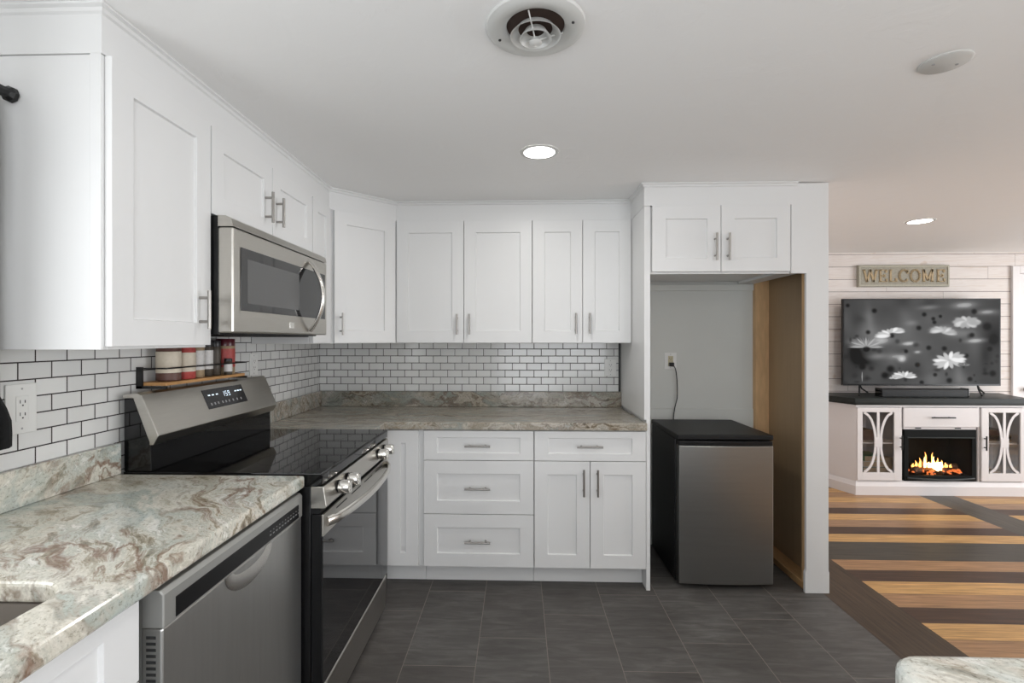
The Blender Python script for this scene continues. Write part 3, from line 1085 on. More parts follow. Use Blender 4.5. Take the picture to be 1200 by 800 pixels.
# peninsula on the right
c = thing('countertop', 'white granite peninsula countertop corner at the lower right', 'countertop', (2.4, -3.0, CT0))
mb = MB()
rr = 0.05
poly = [(3.1, -3.9), (3.1, -2.597)]
for k in range(7):
    a = R(90 + 90 * k / 6)
    poly.append((1.883 + rr + rr * math.cos(a), -2.597 - rr + rr * math.sin(a)))
poly.append((1.883, -3.9))
mb.prism(poly, 'z', CT0, CT1)
mb.build('slab', M_gr_pen, c, bevel=0.012, seg=3)
c = thing('peninsula_cabinet', 'white base cabinet under the peninsula countertop at the lower right', 'cabinet', (2.4, -3.0, 0))
mb = MB().box(1.915, 3.05, -3.88, -2.63, TOE, CT0 - 0.001).box(1.98, 3.05, -3.88, -2.70, 0, TOE)
mb.build('cabinet_box', paint, c, bevel=0.002)

# ------------------------------------------------------------------ range
RY0, RY1 = -1.7, -0.885
c = thing('range', 'freestanding electric range with black glass top and stainless front', 'range', (0.35, (RY0 + RY1) / 2, 0))
mb = MB().box(0.03, 0.668, RY0 + 0.003, RY1 - 0.003, 0.03, 0.873)
for yy in (RY0 + 0.05, RY1 - 0.05):
    for xx in (0.08, 0.60):
        mb.cyl((xx, yy, 0), (xx, yy, 0.03), 0.018)
mb.build('body', black_satin, c, bevel=0.002)
mb = MB().prism([(0.028, 0.8735), (0.690, 0.8735), (0.708, 0.880), (0.710, 0.9115), (0.704, 0.917), (0.028, 0.917)], 'y', RY0, RY1)
mb.build('cooktop', black_gloss, c, bevel=0.002)
# burner rings printed on the glass
mb = MB()
ct = [o_ for o_ in bpy.data.objects if o_.name.startswith('cooktop')][0]
bprint = simple('burner_print', (0.06, 0.06, 0.06), 0.2)
for bx, by_, br in ((0.50, -1.50, 0.105), (0.50, -1.07, 0.085), (0.24, -1.50, 0.08), (0.24, -1.07, 0.105)):
    for r_ in (br, ):
        mb = MB()
        mb.lathe([(r_ - 0.0007, 0.00005), (r_ + 0.0007, 0.00005)], (bx, by_, 0.9171), n=64, cap=False)
        mb.build('burner_ring', bprint, ct)
# backguard: black lower part, stainless console
mb = MB().prism([(0.026, 0.9175), (0.120, 0.9175), (0.118, 1.010), (0.060, 1.165), (0.026, 1.165)], 'y', RY0 + 0.006, RY1 - 0.006)
mb.build('backguard', black_gloss, c, bevel=0.002)
mb = MB()
mb.prism([(0.132, 1.008), (0.150, 1.040), (0.090, 1.178), (0.078, 1.185), (0.026, 1.178), (0.026, 1.166), (0.062, 1.166), (0.118, 1.018), (0.118, 1.008)], 'y', RY0, RY1)
con = mb.build('control_console', steel_h, c, bevel=0.0025)
# display, lies on the slanted face between (0.150,1.040) and (0.090,1.186)
A0 = Vector((0.150, 0, 1.040))
A1 = Vector((0.090, 0, 1.178))
ud = (A1 - A0).normalized()
nd = Vector((ud.z, 0, -ud.x))


def on_face(s_, y, out):
    q = A0 + ud * s_ + nd * out
    return (q.x, y, q.z)


def face_box(mb, s0, s1, y0, y1, o0, o1, mi=0):
    vs = [on_face(s0, y0, o0), on_face(s0, y1, o0), on_face(s1, y1, o0), on_face(s1, y0, o0), on_face(s0, y0, o1), on_face(s0, y1, o1), on_face(s1, y1, o1), on_face(s1, y0, o1)]
    mb.add(vs, [(0, 1, 2, 3), (7, 6, 5, 4), (0, 4, 5, 1), (1, 5, 6, 2), (2, 6, 7, 3), (3, 7, 4, 0)], mi)


mb = MB()
DY0, DY1 = -1.398, -1.118
face_box(mb, 0.050, 0.132, DY0, DY1, 0.0002, 0.0015)
disp = mb.build('display', panel_black, con)
mb = MB()
for yc, s_ in ((-1.365, 0.104), (-1.340, 0.104), (-1.313, 0.104), (-1.180, 0.104), (-1.160, 0.104), (-1.140, 0.104)):
    face_box(mb, s_, s_ + 0.005, yc - 0.007, yc + 0.007, 0.0016, 0.0019)
# clock digits as seven-segment strokes
SEG = {'1': 'bc', '2': 'abged', '5': 'afgcd', '9': 'abcdfg'}


def digit(mb, y, s0, ch, w_=0.012, h_=0.022, t_=0.0022):
    segs = {'a': (y, y + w_, s0 + h_ - t_, s0 + h_), 'd': (y, y + w_, s0, s0 + t_), 'g': (y, y + w_, s0 + h_ / 2 - t_ / 2, s0 + h_ / 2 + t_ / 2),
            'f': (y, y + t_, s0 + h_ / 2, s0 + h_), 'b': (y + w_ - t_, y + w_, s0 + h_ / 2, s0 + h_), 'e': (y, y + t_, s0, s0 + h_ / 2), 'c': (y + w_ - t_, y + w_, s0, s0 + h_ / 2)}
    for k in SEG[ch]:
        a, b_, c_, d_ = segs[k]
        face_box(mb, c_, d_, a, b_, 0.0016, 0.0019)


mb.build_each('indicator_glyph', glyph, disp)
mb = MB()
digit(mb, -1.276, 0.092, '1')
mb.build('clock_digit', glyph, disp)
mb = MB()
digit(mb, -1.256, 0.092, '5')
mb.build('clock_digit', glyph, disp)
mb = MB()
digit(mb, -1.237, 0.092, '9')
mb.build('clock_digit', glyph, disp)
mb = MB()
for yc in (-1.370, -1.347, -1.324, -1.295, -1.272, -1.249, -1.220, -1.190, -1.160):
    face_box(mb, 0.064, 0.074, yc - 0.004, yc + 0.004, 0.0016, 0.0019)
mb.build_each('key_mark', glyph_dim, disp)
# front control strip
mb = MB().prism([(0.669, 0.800), (0.716, 0.800), (0.722, 0.806), (0.712, 0.8725), (0.669, 0.8725)], 'y', RY0 + 0.002, RY1 - 0.002)
strip = mb.build('front_panel', steel_h, c, bevel=0.0015)
for yk in (-1.575, -1.478, -1.075, -0.975):
    mb = MB().lathe([(0.023, 0.0), (0.023, 0.006), (0.0, 0.006)], (0.7165, yk, 0.838), 'x', 24)
    k = mb.build('knob', black_satin, strip)
    mb = MB().lathe([(0.022, 0.0066), (0.022, 0.010), (0.0245, 0.012), (0.024, 0.040), (0.021, 0.044), (0.0, 0.044)], (0.7165, yk, 0.838), 'x', 24)
    mb.box(0.7165 + 0.042, 0.7165 + 0.049, yk - 0.005, yk + 0.005, 0.838 - 0.021, 0.838 + 0.021)
    mb.build('knob_grip', chrome, k)
# vent slots under the panel
mb = MB().box(0.669, 0.700, RY0 + 0.006, RY1 - 0.006, 0.781, 0.7995)
mb.build('vent_gap', black_satin, c)
# oven door
mb = MB().box(0.670, 0.704, RY0 + 0.004, RY1 - 0.004, 0.205, 0.779)
door = mb.build('oven_door', black_satin, c, bevel=0.002)
mb = MB().box(0.7045, 0.712, RY0 + 0.004, RY1 - 0.004, 0.705, 0.779)
mb.build('door_trim', steel_h, door, bevel=0.002)
mb = MB()
for k in range(4):
    y0 = RY0 + 0.12 + k * 0.16
    mb.box(0.7121, 0.7126, y0, y0 + 0.11, 0.760, 0.765)
mb.build_each('vent_slot', dark_slot, door)
mb = MB().box(0.7045, 0.710, RY0 + 0.004, RY1 - 0.004, 0.207, 0.7045)
mb.build('door_glass', door_glass, door, bevel=0.001)
# bow handle
pts = []
for k in range(25):
    s_ = k / 24
    y = RY0 + 0.025 + (RY1 - RY0 - 0.05) * s_
    bow = math.sin(PI * s_) ** 0.55
    pts.append((0.716 + 0.052 * bow, y, 0.748))
mb = MB().tube(pts, 0.017, 12, flat=(0.55, 1.0))
mb.build('door_handle', chrome, door)
mb = MB().prism([(0.670, 0.035), (0.700, 0.035), (0.706, 0.19), (0.700, 0.2), (0.670, 0.2)], 'y', RY0 + 0.004, RY1 - 0.004)
mb.build('storage_drawer', steel_h, c, bevel=0.002)

# ------------------------------------------------------------------ dishwasher
DW0, DW1 = -2.385, -1.735
c = thing('dishwasher', 'stainless front dishwasher under the swirled granite counter', 'dishwasher', (0.3, -2.06, 0))
DW0, DW1 = -2.352, -1.713
mb = MB().box(0.03, 0.600, DW0 + 0.004, DW1 - 0.004, 0.10, 0.862).box(0.05, 0.56, DW0 + 0.02, DW1 - 0.02, 0.0, 0.10)
mb.build('body', dwgrey, c, bevel=0.002)
mb = MB().box(0.6005, 0.645, DW0, DW1, 0.12, 0.7795)
dr = mb.build('door', steel_dw, c, bevel=0.004)
mb = MB()
for k in range(8):
    z = 0.765 - k * 0.0125
    mb.box(0.612, 0.632, DW0 - 0.0006, DW0 - 0.0001, z - 0.006, z)
mb.build_each('side_vent_slot', dark_slot, dr)
mb = MB().prism([(0.6005, 0.780), (0.648, 0.780), (0.648, 0.848), (0.640, 0.858), (0.6005, 0.858)], 'y', DW0, DW1)
cp = mb.build('control_panel', dwgrey, c, bevel=0.003)
mb = MB().box(0.6482, 0.6495, DW0 + 0.035, DW1 - 0.03, 0.786, 0.828)
ci = mb.build('control_strip', black_satin, cp)
mb = MB()
rnd = random.Random(3)
for k in range(11):
    y = -1.93 + k * 0.018
    mb.box(0.6496, 0.6498, y, y + 0.009, 0.800, 0.8035)
    mb.box(0.6496, 0.6498, y + 0.002, y + 0.007, 0.811, 0.8135)
mb.build_each('button_mark', glyph_dim, ci)
# pocket handle: curved scoop standing on the door below the strip
mb = MB()
pts = []
n1 = 14
vs, fs = [], []
for k in range(n1 + 1):
    a = PI * k / n1
    yy = -2.025 + 0.115 * -math.cos(a)
    zz = 0.778 - 0.065 * math.sin(a)
    vs.append((0.6462, yy, zz))
for k in range(n1 + 1):
    a = PI * k / n1
    yy = -2.025 + 0.105 * -math.cos(a)
    zz = 0.778 - 0.052 * math.sin(a)
    vs.append((0.6468, yy, zz))
for k in range(n1 + 1):
    a = PI * k / n1
    yy = -2.025 + 0.08 * -math.cos(a)
    zz = 0.778 - 0.022 * math.sin(a)
    vs.append((0.6455, yy, zz))
for r_ in range(2):
    for k in range(n1):
        fs.append((r_ * (n1 + 1) + k, r_ * (n1 + 1) + k + 1, (r_ + 1) * (n1 + 1) + k + 1, (r_ + 1) * (n1 + 1) + k))
mb.add(vs, fs, smooth=True)
mb.build('pocket_handle', chrome, dr)

# ------------------------------------------------------------------ microwave
MY0, MY1, MZ0, MZ1 = -1.687, -0.870, 1.388, 1.789
c = thing('microwave', 'stainless over-the-range microwave hung above the range', 'microwave', (0.2, -1.28, MZ0))
mb = MB().box(0.0095, 0.345, MY0 + 0.004, MY1 - 0.003, MZ0 - 0.006, MZ1 - 0.002)
mb.build('body', black_satin, c, bevel=0.002)
mb = MB().prism([(0.3455, MZ1 - 0.040), (0.398, MZ1 - 0.040), (0.392, MZ1 - 0.014), (0.372, MZ1 - 0.003), (0.3455, MZ1 - 0.002)], 'y', MY0, MY1 - 0.003)
mb.build('top_grille', steel_h, c, bevel=0.001)
mb = MB().box(0.3455, 0.398, MY0, MY1 - 0.003, MZ0, MZ1 - 0.043)
dr = mb.build('door', steel_h, c, bevel=0.005)
mb = MB().box(0.3985, 0.4005, MY0 + 0.045, MY1 - 0.03, MZ0 + 0.078, MZ0 + 0.298)
wn2 = mb.build('door_glass', mw_glass, dr, bevel=0.0008)
mb = MB().box(0.4006, 0.4009, MY0 + 0.085, -1.19, MZ0 + 0.105, MZ0 + 0.262)
mb.build('window_mesh', simple('microwave_mesh', (0.10, 0.10, 0.10), 0.25), wn2)
mb = MB().box(0.3985, 0.4005, -1.275, -1.235, MZ0 + 0.024, MZ0 + 0.050)
mb.build('badge', chrome, dr, bevel=0.001)
pts = []
for k in range(21):
    s_ = k / 20
    z = 1.405 + 0.315 * s_
    pts.append((0.404 + 0.062 * math.sin(PI * s_) ** 0.8, -1.085 - 0.03 * math.sin(PI * s_) * 0, z))
mb = MB().tube(pts, 0.0165, 12, flat=(0.9, 0.5))
mb.build('door_handle', chrome, dr)
mb = MB().box(0.05, 0.33, MY0 + 0.06, MY1 - 0.06, MZ0 - 0.011, MZ0 - 0.0065)
mb.build('bottom_vent', black_rough, c)

# ------------------------------------------------------------------ spice shelf and jars
SZ = 1.212
c = thing('spice_shelf', 'small wooden spice shelf with black wire rail on the tiles above the range', 'shelf', (0.06, -1.37, SZ))
mb = MB().box(0.010, 0.112, -1.612, -1.108, SZ - 0.012, SZ)
mb.build('board', shelf_wood, c, bevel=0.0015)
mb = MB()
for yy in (-1.620, -1.1075):
    mb.box(0.0085, 0.030, yy, yy + 0.0075, SZ - 0.022, SZ + 0.055)
    mb.box(0.0085, 0.118, yy, yy + 0.0075, SZ - 0.022, SZ - 0.0125)
mb.tube([(0.012, -1.616, SZ + 0.05), (0.117, -1.616, SZ + 0.05), (0.117, -1.104, SZ + 0.05), (0.012, -1.104, SZ + 0.05)], 0.0028, 8)
mb.build('wire_rail', black_metal, c)


def jar(kind, x, y, r, h, label, body, lab, lid, lidh, name='spice_jar'):
    j = thing(name, label, 'jar', (x, y, SZ + 0.0005), group=None)
    z = SZ + 0.0005
    mb = MB().lathe([(r * 0.92, 0), (r, 0.004), (r, h * 0.80), (r * 0.86, h * 0.86), (r * 0.86, h - lidh * 0.9)], (x, y, z), n=20)
    mb.build('jar_body', body, j)
    mb = MB().lathe([(r + 0.0006, h * 0.20), (r + 0.0006, h * 0.72)], (x, y, z), n=20, cap=False)
    mb.build('paper_label', lab, j)
    mb = MB().lathe([(r * 0.97, h - lidh), (r, h - lidh * 0.8), (r, h - 0.002), (r * 0.96, h), (0, h)], (x, y, z), n=20)
    mb.build('lid', lid, j)
    return j


jar('a', 0.062, -1.530, 0.040, 0.150, 'tall cream-labelled jar with red lid, first at the near end of the shelf', brown_m, cream_label, red_lid, 0.012)
jar('b', 0.062, -1.440, 0.036, 0.142, 'cream-labelled jar with red lid, second from the near end of the shelf', red_label, cream_label, red_lid, 0.012)
jar('c', 0.058, -1.365, 0.028, 0.150, 'white-labelled bottle with black cap, third from the near end of the shelf', spice_tan, white_label, blk_lid, 0.028)
jar('d', 0.058, -1.303, 0.025, 0.150, 'dark bottle with black cap in the middle of the shelf', spice_dark, white_label, blk_lid, 0.028)
jar('e', 0.058, -1.247, 0.024, 0.148, 'slim dark bottle with black cap beside the wine-lidded jar', spice_dark, spice_dark, blk_lid, 0.026)
jar('f', 0.060, -1.172, 0.038, 0.156, 'red-labelled jar with wide wine-dark lid at the far end of the shelf', spice_tan, red_label, wine_lid, 0.040)
jar('g', 0.100, -1.218, 0.016, 0.070, 'tiny jar with pale label standing in front at the far end of the shelf', spice_dark, white_label, blk_lid, 0.012)

# ------------------------------------------------------------------ outlets
def outlet(name, label, loc, rotz, w_, h_, face_m, slots=True, switch=False):
    o_ = thing(name, label, 'outlet', loc, rotz, local=True)
    mb = MB().box(-w_ / 2, w_ / 2, -0.005, 0, -h_ / 2, h_ / 2)
    mb.build('cover_plate', plate_white, o_, bevel=0.002)
    mb = MB().box(-0.017, 0.017, -0.0075, -0.0052, -0.034, 0.034)
    f_ = mb.build('receptacle', face_m, o_, bevel=0.001)
    mb = MB()
    for s_ in (0.017, -0.017):
        mb.box(-0.008, -0.006, -0.0079, -0.0076, s_ - 0.002, s_ + 0.007)
        mb.box(0.005, 0.0075, -0.0079, -0.0076, s_ - 0.002, s_ + 0.006)
        mb.box(-0.002, 0.002, -0.0079, -0.0076, s_ - 0.010, s_ - 0.006)
    mb.build_each('slot', dark_slot, f_)
    mb = MB()
    for s_ in (-1, 1):
        mb.lathe([(0.003, -0.0056), (0.003, -0.0052), (0, -0.0052)], (0, 0, s_ * h_ * 0.40), 'y', 8)
    mb.build_each('screw', glyph_dim, o_)
    return o_


outlet('wall_outlet', 'white outlet on the back wall tiles near the fridge panel', (1.977, -0.0088, 1.178), 0, 0.078, 0.115, plate_white)
outlet('wall_outlet', 'large white outlet on the left tiles near the dark curtain', (0.0088, -2.026, 1.177), PI / 2, 0.084, 0.135, plate_white)
outlet('wall_outlet', 'white outlet on the left tiles beyond the spice shelf', (0.0088, -0.850, 1.238), PI / 2, 0.075, 0.112, plate_white)
outlet('wall_outlet', 'almond outlet with a black plug in the fridge niche', (2.377, -0.0010, 1.222), 0, 0.080, 0.112, almond)
# cord and plug
c = thing('power_cord', 'black plug and cord hanging from the niche outlet to the mini fridge', 'cord', (2.38, -0.02, 1.2))
mb = MB().box(2.364, 2.394, -0.034, -0.0092, 1.187, 1.213)
mb.build('plug', black_satin, c, bevel=0.004)
cp_ = [(2.380, -0.034, 1.196), (2.394, -0.046, 1.178), (2.404, -0.045, 1.13), (2.412, -0.036, 1.05), (2.412, -0.032, 0.98), (2.398, -0.032, 0.92), (2.388, -0.036, 0.86), (2.386, -0.040, 0.80), (2.39, -0.045, 0.5), (2.40, -0.05, 0.2)]


def smooth_path(P_, n=8):
    out = []
    Q = [Vector(p) for p in P_]
    for i in range(len(Q) - 1):
        p0, p1, p2, p3 = Q[max(i - 1, 0)], Q[i], Q[i + 1], Q[min(i + 2, len(Q) - 1)]
        for k in range(n):
            t_ = k / n
            out.append(0.5 * ((2 * p1) + (p2 - p0) * t_ + (2 * p0 - 5 * p1 + 4 * p2 - p3) * t_ * t_ + (3 * p1 - p0 - 3 * p2 + p3) * t_ ** 3))
    out.append(Q[-1])
    return out


mb = MB().tube(smooth_path(cp_), 0.0034, 8)
mb.build('cable', black_satin, c)

# ------------------------------------------------------------------ mini fridge
FX0, FX1 = 2.236, 2.752
c = thing('mini_fridge', 'black mini fridge with brushed stainless door standing in the niche', 'refrigerator', (2.49, -0.33, 0))
mb = MB().box(FX0, FX1 - 0.004, -0.545, -0.075, 0.020, 0.815)
for xx in (FX0 + 0.04, FX1 - 0.045):
    for yy in (-0.52, -0.10):
        mb.cyl((xx, yy, 0), (xx, yy, 0.02), 0.016)
mb.build('body', black_rough, c, bevel=0.004)
mb = MB().box(FX0 - 0.003, FX1, -0.600, -0.070, 0.8155, 0.844)
mb.build('top_panel', black_rough, c, bevel=0.006)
mb = MB()
pr = []
for k in range(9):
    t_ = k / 8
    pr.append((FX0 + 0.006 + (FX1 - FX0 - 0.008) * t_, -0.600 - 0.012 * math.sin(PI * t_)))
poly = pr + [(FX1 - 0.002, -0.5455), (FX0 + 0.006, -0.5455)]
mb = MB().prism(poly, 'z', 0.030, 0.785)
dr = mb.build('door', simple('stainless_fridge', (0.33, 0.33, 0.32), 0.30, 1.0, noise=0.06, nscale=5, stretch=(1, 1, 10)), c, bevel=0.004)
mb = MB().prism([(p[0], p[1] + 0.004) for p in pr] + [(FX1 - 0.002, -0.5455), (FX0 + 0.006, -0.5455)], 'z', 0.7855, 0.811)
mb.build('door_cap', black_satin, dr, bevel=0.004)

# ------------------------------------------------------------------ ceiling fittings
def can(x, y, power, label, r=0.070):
    c_ = thing('recessed_light', label, 'ceiling light', (x, y, H))
    mb = MB().lathe([(r, -0.0005), (r, -0.004), (r + 0.016, -0.003), (r + 0.018, -0.0005)], (x, y, H), n=40, cap=False)
    mb.build('trim_ring', vent_white, c_)
    mb = MB().lathe([(0.0, -0.0035), (r, -0.0035), (r, -0.0008)], (x, y, H), n=40)
    mb.build('lens', led, c_)
    a_ = area('recessed_light_glow', (x, y, H - 0.006), (0, 0, 0), r * 1.9, 0, power, (1, 0.975, 0.94), shape='DISK')
    a_.parent = c_
    a_.location = (0, 0, -0.006)
    return c_


labs = ['round white recessed light glowing in the kitchen ceiling', 'round white recessed light in the living room ceiling near the television',
        'added unseen recessed light behind the camera over the sink run', 'added unseen recessed light over the peninsula', 'added unseen recessed light in the middle of the living room', 'added unseen recessed light at the far right of the living room']
for (x, y), pw, lb in zip(CANS, CAN_POWER, labs):
    can(x, y, pw, lb)

VX, VY = 1.410, -1.99
c = thing('ceiling_vent', 'round white air vent with concentric rings in the kitchen ceiling', 'vent', (VX, VY, H))
mb = MB().lathe([(0.134, -0.0005), (0.132, -0.008), (0.118, -0.016), (0.098, -0.014), (0.080, -0.006), (0.078, -0.0006)], (VX, VY, H), n=56, cap=False)
mb.build('outer_ring', vent_white, c)
mb = MB().lathe([(0.0, -0.0006), (0.0785, -0.0006), (0.0785, -0.0012), (0.0, -0.0012)], (VX, VY, H), n=40)
mb.build('duct_mouth', duct_dark, c)
mb = MB().lathe([(0.046, -0.010), (0.067, -0.030), (0.069, -0.030), (0.049, -0.008)], (VX, VY, H), n=48, cap=False)
mb.build('ring', vent_white, c)
mb = MB().lathe([(0.024, -0.014), (0.042, -0.038), (0.044, -0.038), (0.027, -0.012)], (VX, VY, H), n=48, cap=False)
mb.build('ring', vent_white, c)
mb = MB().lathe([(0.0, -0.034), (0.010, -0.034), (0.018, -0.046), (0.012, -0.050), (0.0, -0.051)], (VX, VY, H), n=32)
mb.build('cone', vent_white, c)
mb = MB()
for a in (15, 130, 255):
    mb.cyl((VX, VY, H - 0.040), (VX + 0.078 * math.cos(R(a)), VY + 0.078 * math.sin(R(a)), H - 0.008), 0.002, 6)
mb.build_each('spoke', vent_white, c)
mb = MB()
for a in (160, 340):
    mb.lathe([(0.004, -0.019), (0.004, -0.012), ], (VX + 0.104 * math.cos(R(a)), VY + 0.104 * math.sin(R(a)), H + 0.002), n=10)
mb.build_each('screw', dark_slot, c)

CX, CY = 2.668, -1.778
c = thing('ceiling_cover_plate', 'blank round cover plate on the ceiling at upper right', 'cover plate', (CX, CY, H))
mb = MB().lathe([(0.066, -0.0005), (0.066, -0.003), (0.060, -0.007), (0.0, -0.008)], (CX, CY, H), n=40)
mb.build('plate', vent_white, c)
mb = MB()
for s_ in (-1, 1):
    mb.lathe([(0.0, -0.0095), (0.004, -0.0092), (0.0045, -0.0078)], (CX + 0.035 * s_, CY, H), n=10)
mb.build_each('screw', glyph_dim, c)

# ------------------------------------------------------------------ curtain at the sink window
c = thing('curtain_rod', 'black curtain rod end fixed to the side of the near wall cabinet', 'curtain rod', (0.075, -2.13, 1.99))
mb = MB().cyl((0.074, -2.150, 1.987), (0.074, -3.5, 1.987), 0.010, 14)
mb.build('rod', black_metal, c)
mb = MB()
mb.lathe([(0.020, 0.0), (0.020, 0.010), (0.0135, 0.018), (0.0135, 0.045)], (0, 0, 0), 'y', 8, smooth=False)
for v in mb.v:
    v.y = -2.1085 - v.y
    v.x += 0.074
    v.z += 1.987
mb.build('end_bracket', black_metal, c)
# curtain: gathered cloth panel tied back, lowest fold shows beside the outlet
c_m = MB()
vs, fs = [], []
nz_, ny_ = 28, 26
for i in range(nz_ + 1):
    tz = i / nz_
    z = 1.975 - tz * 0.875
    near = -2.147 + 0.003 * math.sin(tz * 9)
    if tz > 0.86:
        near += 0.030 * math.sin(min(1, (tz - 0.86) / 0.09) * PI / 2)
    wdt = 0.26 - 0.10 * tz
    for k in range(ny_ + 1):
        s_ = k / ny_
        y = near - wdt * s_
        zz = z - (0.10 * s_ * max(0, tz - 0.9) * 10)
        vs.append((0.074 + 0.016 * math.sin(s_ * PI * 9), y, zz))
for i in range(nz_):
    for k in range(ny_):
        a = i * (ny_ + 1) + k
        fs.append((a, a + 1, a + ny_ + 2, a + ny_ + 1))
c_m.add(vs, fs, smooth=True)
o = c_m.build('curtain', black_cloth)
md = o.modifiers.new('thickness', 'SOLIDIFY')
md.thickness = 0.003
tag(o, 'black curtain edge hanging beside the large white outlet at the left', 'curtain')

# ------------------------------------------------------------------ living room: media console
YC = 1.12
KX0, KX1 = 4.341, 5.780
c = thing('media_console', 'white media console with glass side doors and a fireplace in the middle', 'media console', (5.06, 1.3, 0))
YB = 1.575
sl = 0.17
mb = MB()
# shell: floor plinth, side walls (angled), back, shelves
poly = [(KX0, YC + 0.012), (KX1, YC + 0.012), (KX1 + sl, YB), (KX0 - sl, YB)]
def shellpoly(o_):
    return [(KX0 - o_, YC - o_), (KX1 + o_, YC - o_), (KX1 + sl + o_, YB), (KX0 - sl - o_, YB)]
mb.prism(shellpoly(0.0), 'z', 0.095, 0.12)
mb.prism(shellpoly(0.0), 'z', 0.770, 0.7895)
mb.prism([(KX0, YC), (KX0 + 0.02, YC), (KX0 - sl + 0.02, YB), (KX0 - sl, YB)], 'z', 0.12, 0.77)
mb.prism([(KX1, YC), (KX1 - 0.02, YC), (KX1 + sl - 0.02, YB), (KX1 + sl, YB)], 'z', 0.12, 0.77)
mb.box(KX0 - sl + 0.03, KX1 + sl - 0.03, YB - 0.012, YB, 0.12, 0.77)
mb.box(4.735, 4.752, YC + 0.02, YB - 0.012, 0.12, 0.77)
mb.box(5.372, 5.389, YC + 0.02, YB - 0.012, 0.12, 0.77)
mb.box(4.752, 5.372, YC + 0.02, YB - 0.012, 0.585, 0.60)
mb.box(4.752, 5.372, YC, YC + 0.02, 0.575, 0.597)
mb.box(4.722, 4.738, YC, YC + 0.02, 0.12, 0.77)
mb.box(5.386, 5.402, YC, YC + 0.02, 0.12, 0.77)
mb.prism([(KX0 + 0.012, YC + 0.03), (4.735, YC + 0.03), (4.735, YB - 0.012), (KX0 - sl + 0.025, YB - 0.012)], 'z', 0.44, 0.452)
mb.prism([(5.389, YC + 0.03), (KX1 - 0.012, YC + 0.03), (KX1 + sl - 0.025, YB - 0.012), (5.389, YB - 0.012)], 'z', 0.44, 0.452)
mb.build('console_frame', console_white, c, bevel=0.0015)
mb = MB().sweep([(KX0 - sl - 0.004, YB), (KX0 - 0.004, YC - 0.004), (KX1 + 0.004, YC - 0.004), (KX1 + sl + 0.004, YB)],
                [(-0.015, 0.0), (0.018, 0.0), (0.018, 0.078), (0.012, 0.088), (0.008, 0.098), (0.002, 0.112), (-0.015, 0.112)])
mb.build('plinth', console_white, c)
tp = [(KX0 - 0.03, YC - 0.035), (KX1 + 0.03, YC - 0.035), (KX1 + sl + 0.05, YB + 0.004), (KX0 - sl - 0.05, YB + 0.004)]
mb = MB().prism(tp, 'z', 0.806, 0.850)
tp2 = [(KX0 - 0.015, YC - 0.018), (KX1 + 0.015, YC - 0.018), (KX1 + sl + 0.03, YB), (KX0 - sl - 0.03, YB)]
mb.prism(tp2, 'z', 0.790, 0.8055)
mb.build('console_top', console_top, c, bevel=0.003)


def glass_door(x0, x1, hside):
    z0, z1 = 0.128, 0.768
    mb = MB()
    y0, y1 = YC - 0.018, YC - 0.001
    st = 0.044
    st2 = 0.060
    L_, Rr = (st, st2) if hside == 'r' else (st2, st)
    mb.box(x0, x0 + L_, y0, y1, z0, z1)
    mb.box(x1 - Rr, x1, y0, y1, z0, z1)
    mb.box(x0 + L_, x1 - Rr, y0, y1, z0, 0.198)
    mb.box(x0 + L_, x1 - Rr, y0, y1, 0.728, z1)
    d_ = mb.build('glass_door', console_white, c, bevel=0.001)
    mb = MB().box(x0 + L_, x1 - Rr, YC - 0.008, YC - 0.005, 0.198, 0.728)
    mb.build('glass_pane', glass, d_)
    a, b_ = x0 + L_, x1 - Rr
    m_ = (a + b_) / 2
    zc = 0.463
    mb = MB()
    mb.box(m_ - 0.011, m_ + 0.011, y0 + 0.001, YC - 0.009, 0.198, 0.728)
    mb.box(m_ - 0.033, m_ + 0.033, y0 - 0.002, YC - 0.009, zc - 0.040, zc + 0.040)
    for s_ in (-1, 1):
        edge = a if s_ < 0 else b_
        inn = []
        out = []
        N = 18
        for k in range(N + 1):
            t_ = -1 + 2 * k / N
            # bows towards the middle
            x_ = (m_ + s_ * 0.022) + (edge - (m_ + s_ * 0.022)) * (1 - math.sqrt(max(0, 1 - t_ * t_ * 0.985))) * 0.98
            zz = zc + t_ * 0.262
            inn.append((x_, zz))
        for k in range(N):
            (xa, za), (xb, zb) = inn[k], inn[k + 1]
            dx, dz = xb - xa, zb - za
            L2 = math.hypot(dx, dz)
            nx, nz2 = -dz / L2 * 0.010, dx / L2 * 0.010
            mb.prism([(xa - nx, za - nz2), (xb - nx, zb - nz2), (xb + nx, zb + nz2), (xa + nx, za + nz2)], 'y', y0 + 0.002, YC - 0.010)
    mb.build('muntins', console_white, d_)
    hx = x1 - 0.010 if hside == 'r' else x0 + 0.022
    mb = MB()
    handle(mb, hx, 0.463, y0, 0.125, True, 0.022)
    mb.build('handle', black_metal, d_)
    return d_


glass_door(KX0 + 0.002, 4.720, 'r')
glass_door(5.404, KX1 - 0.002, 'l')
mb = MB().box(4.741, 5.383, YC - 0.018, YC - 0.001, 0.6, 0.768)
dw = mb.build('drawer', console_white, c, bevel=0.0015)
mb = MB()
handle(mb, 5.062, 0.685, YC - 0.018, 0.20, False, 0.024)
mb.build('handle', black_metal, dw)
mb = MB().box(4.85, 4.90, YC - 0.003, YC - 0.0005, 0.582, 0.592).box(5.19, 5.24, YC - 0.003, YC - 0.0005, 0.582, 0.592)
mb.build_each('hinge', black_metal, c)
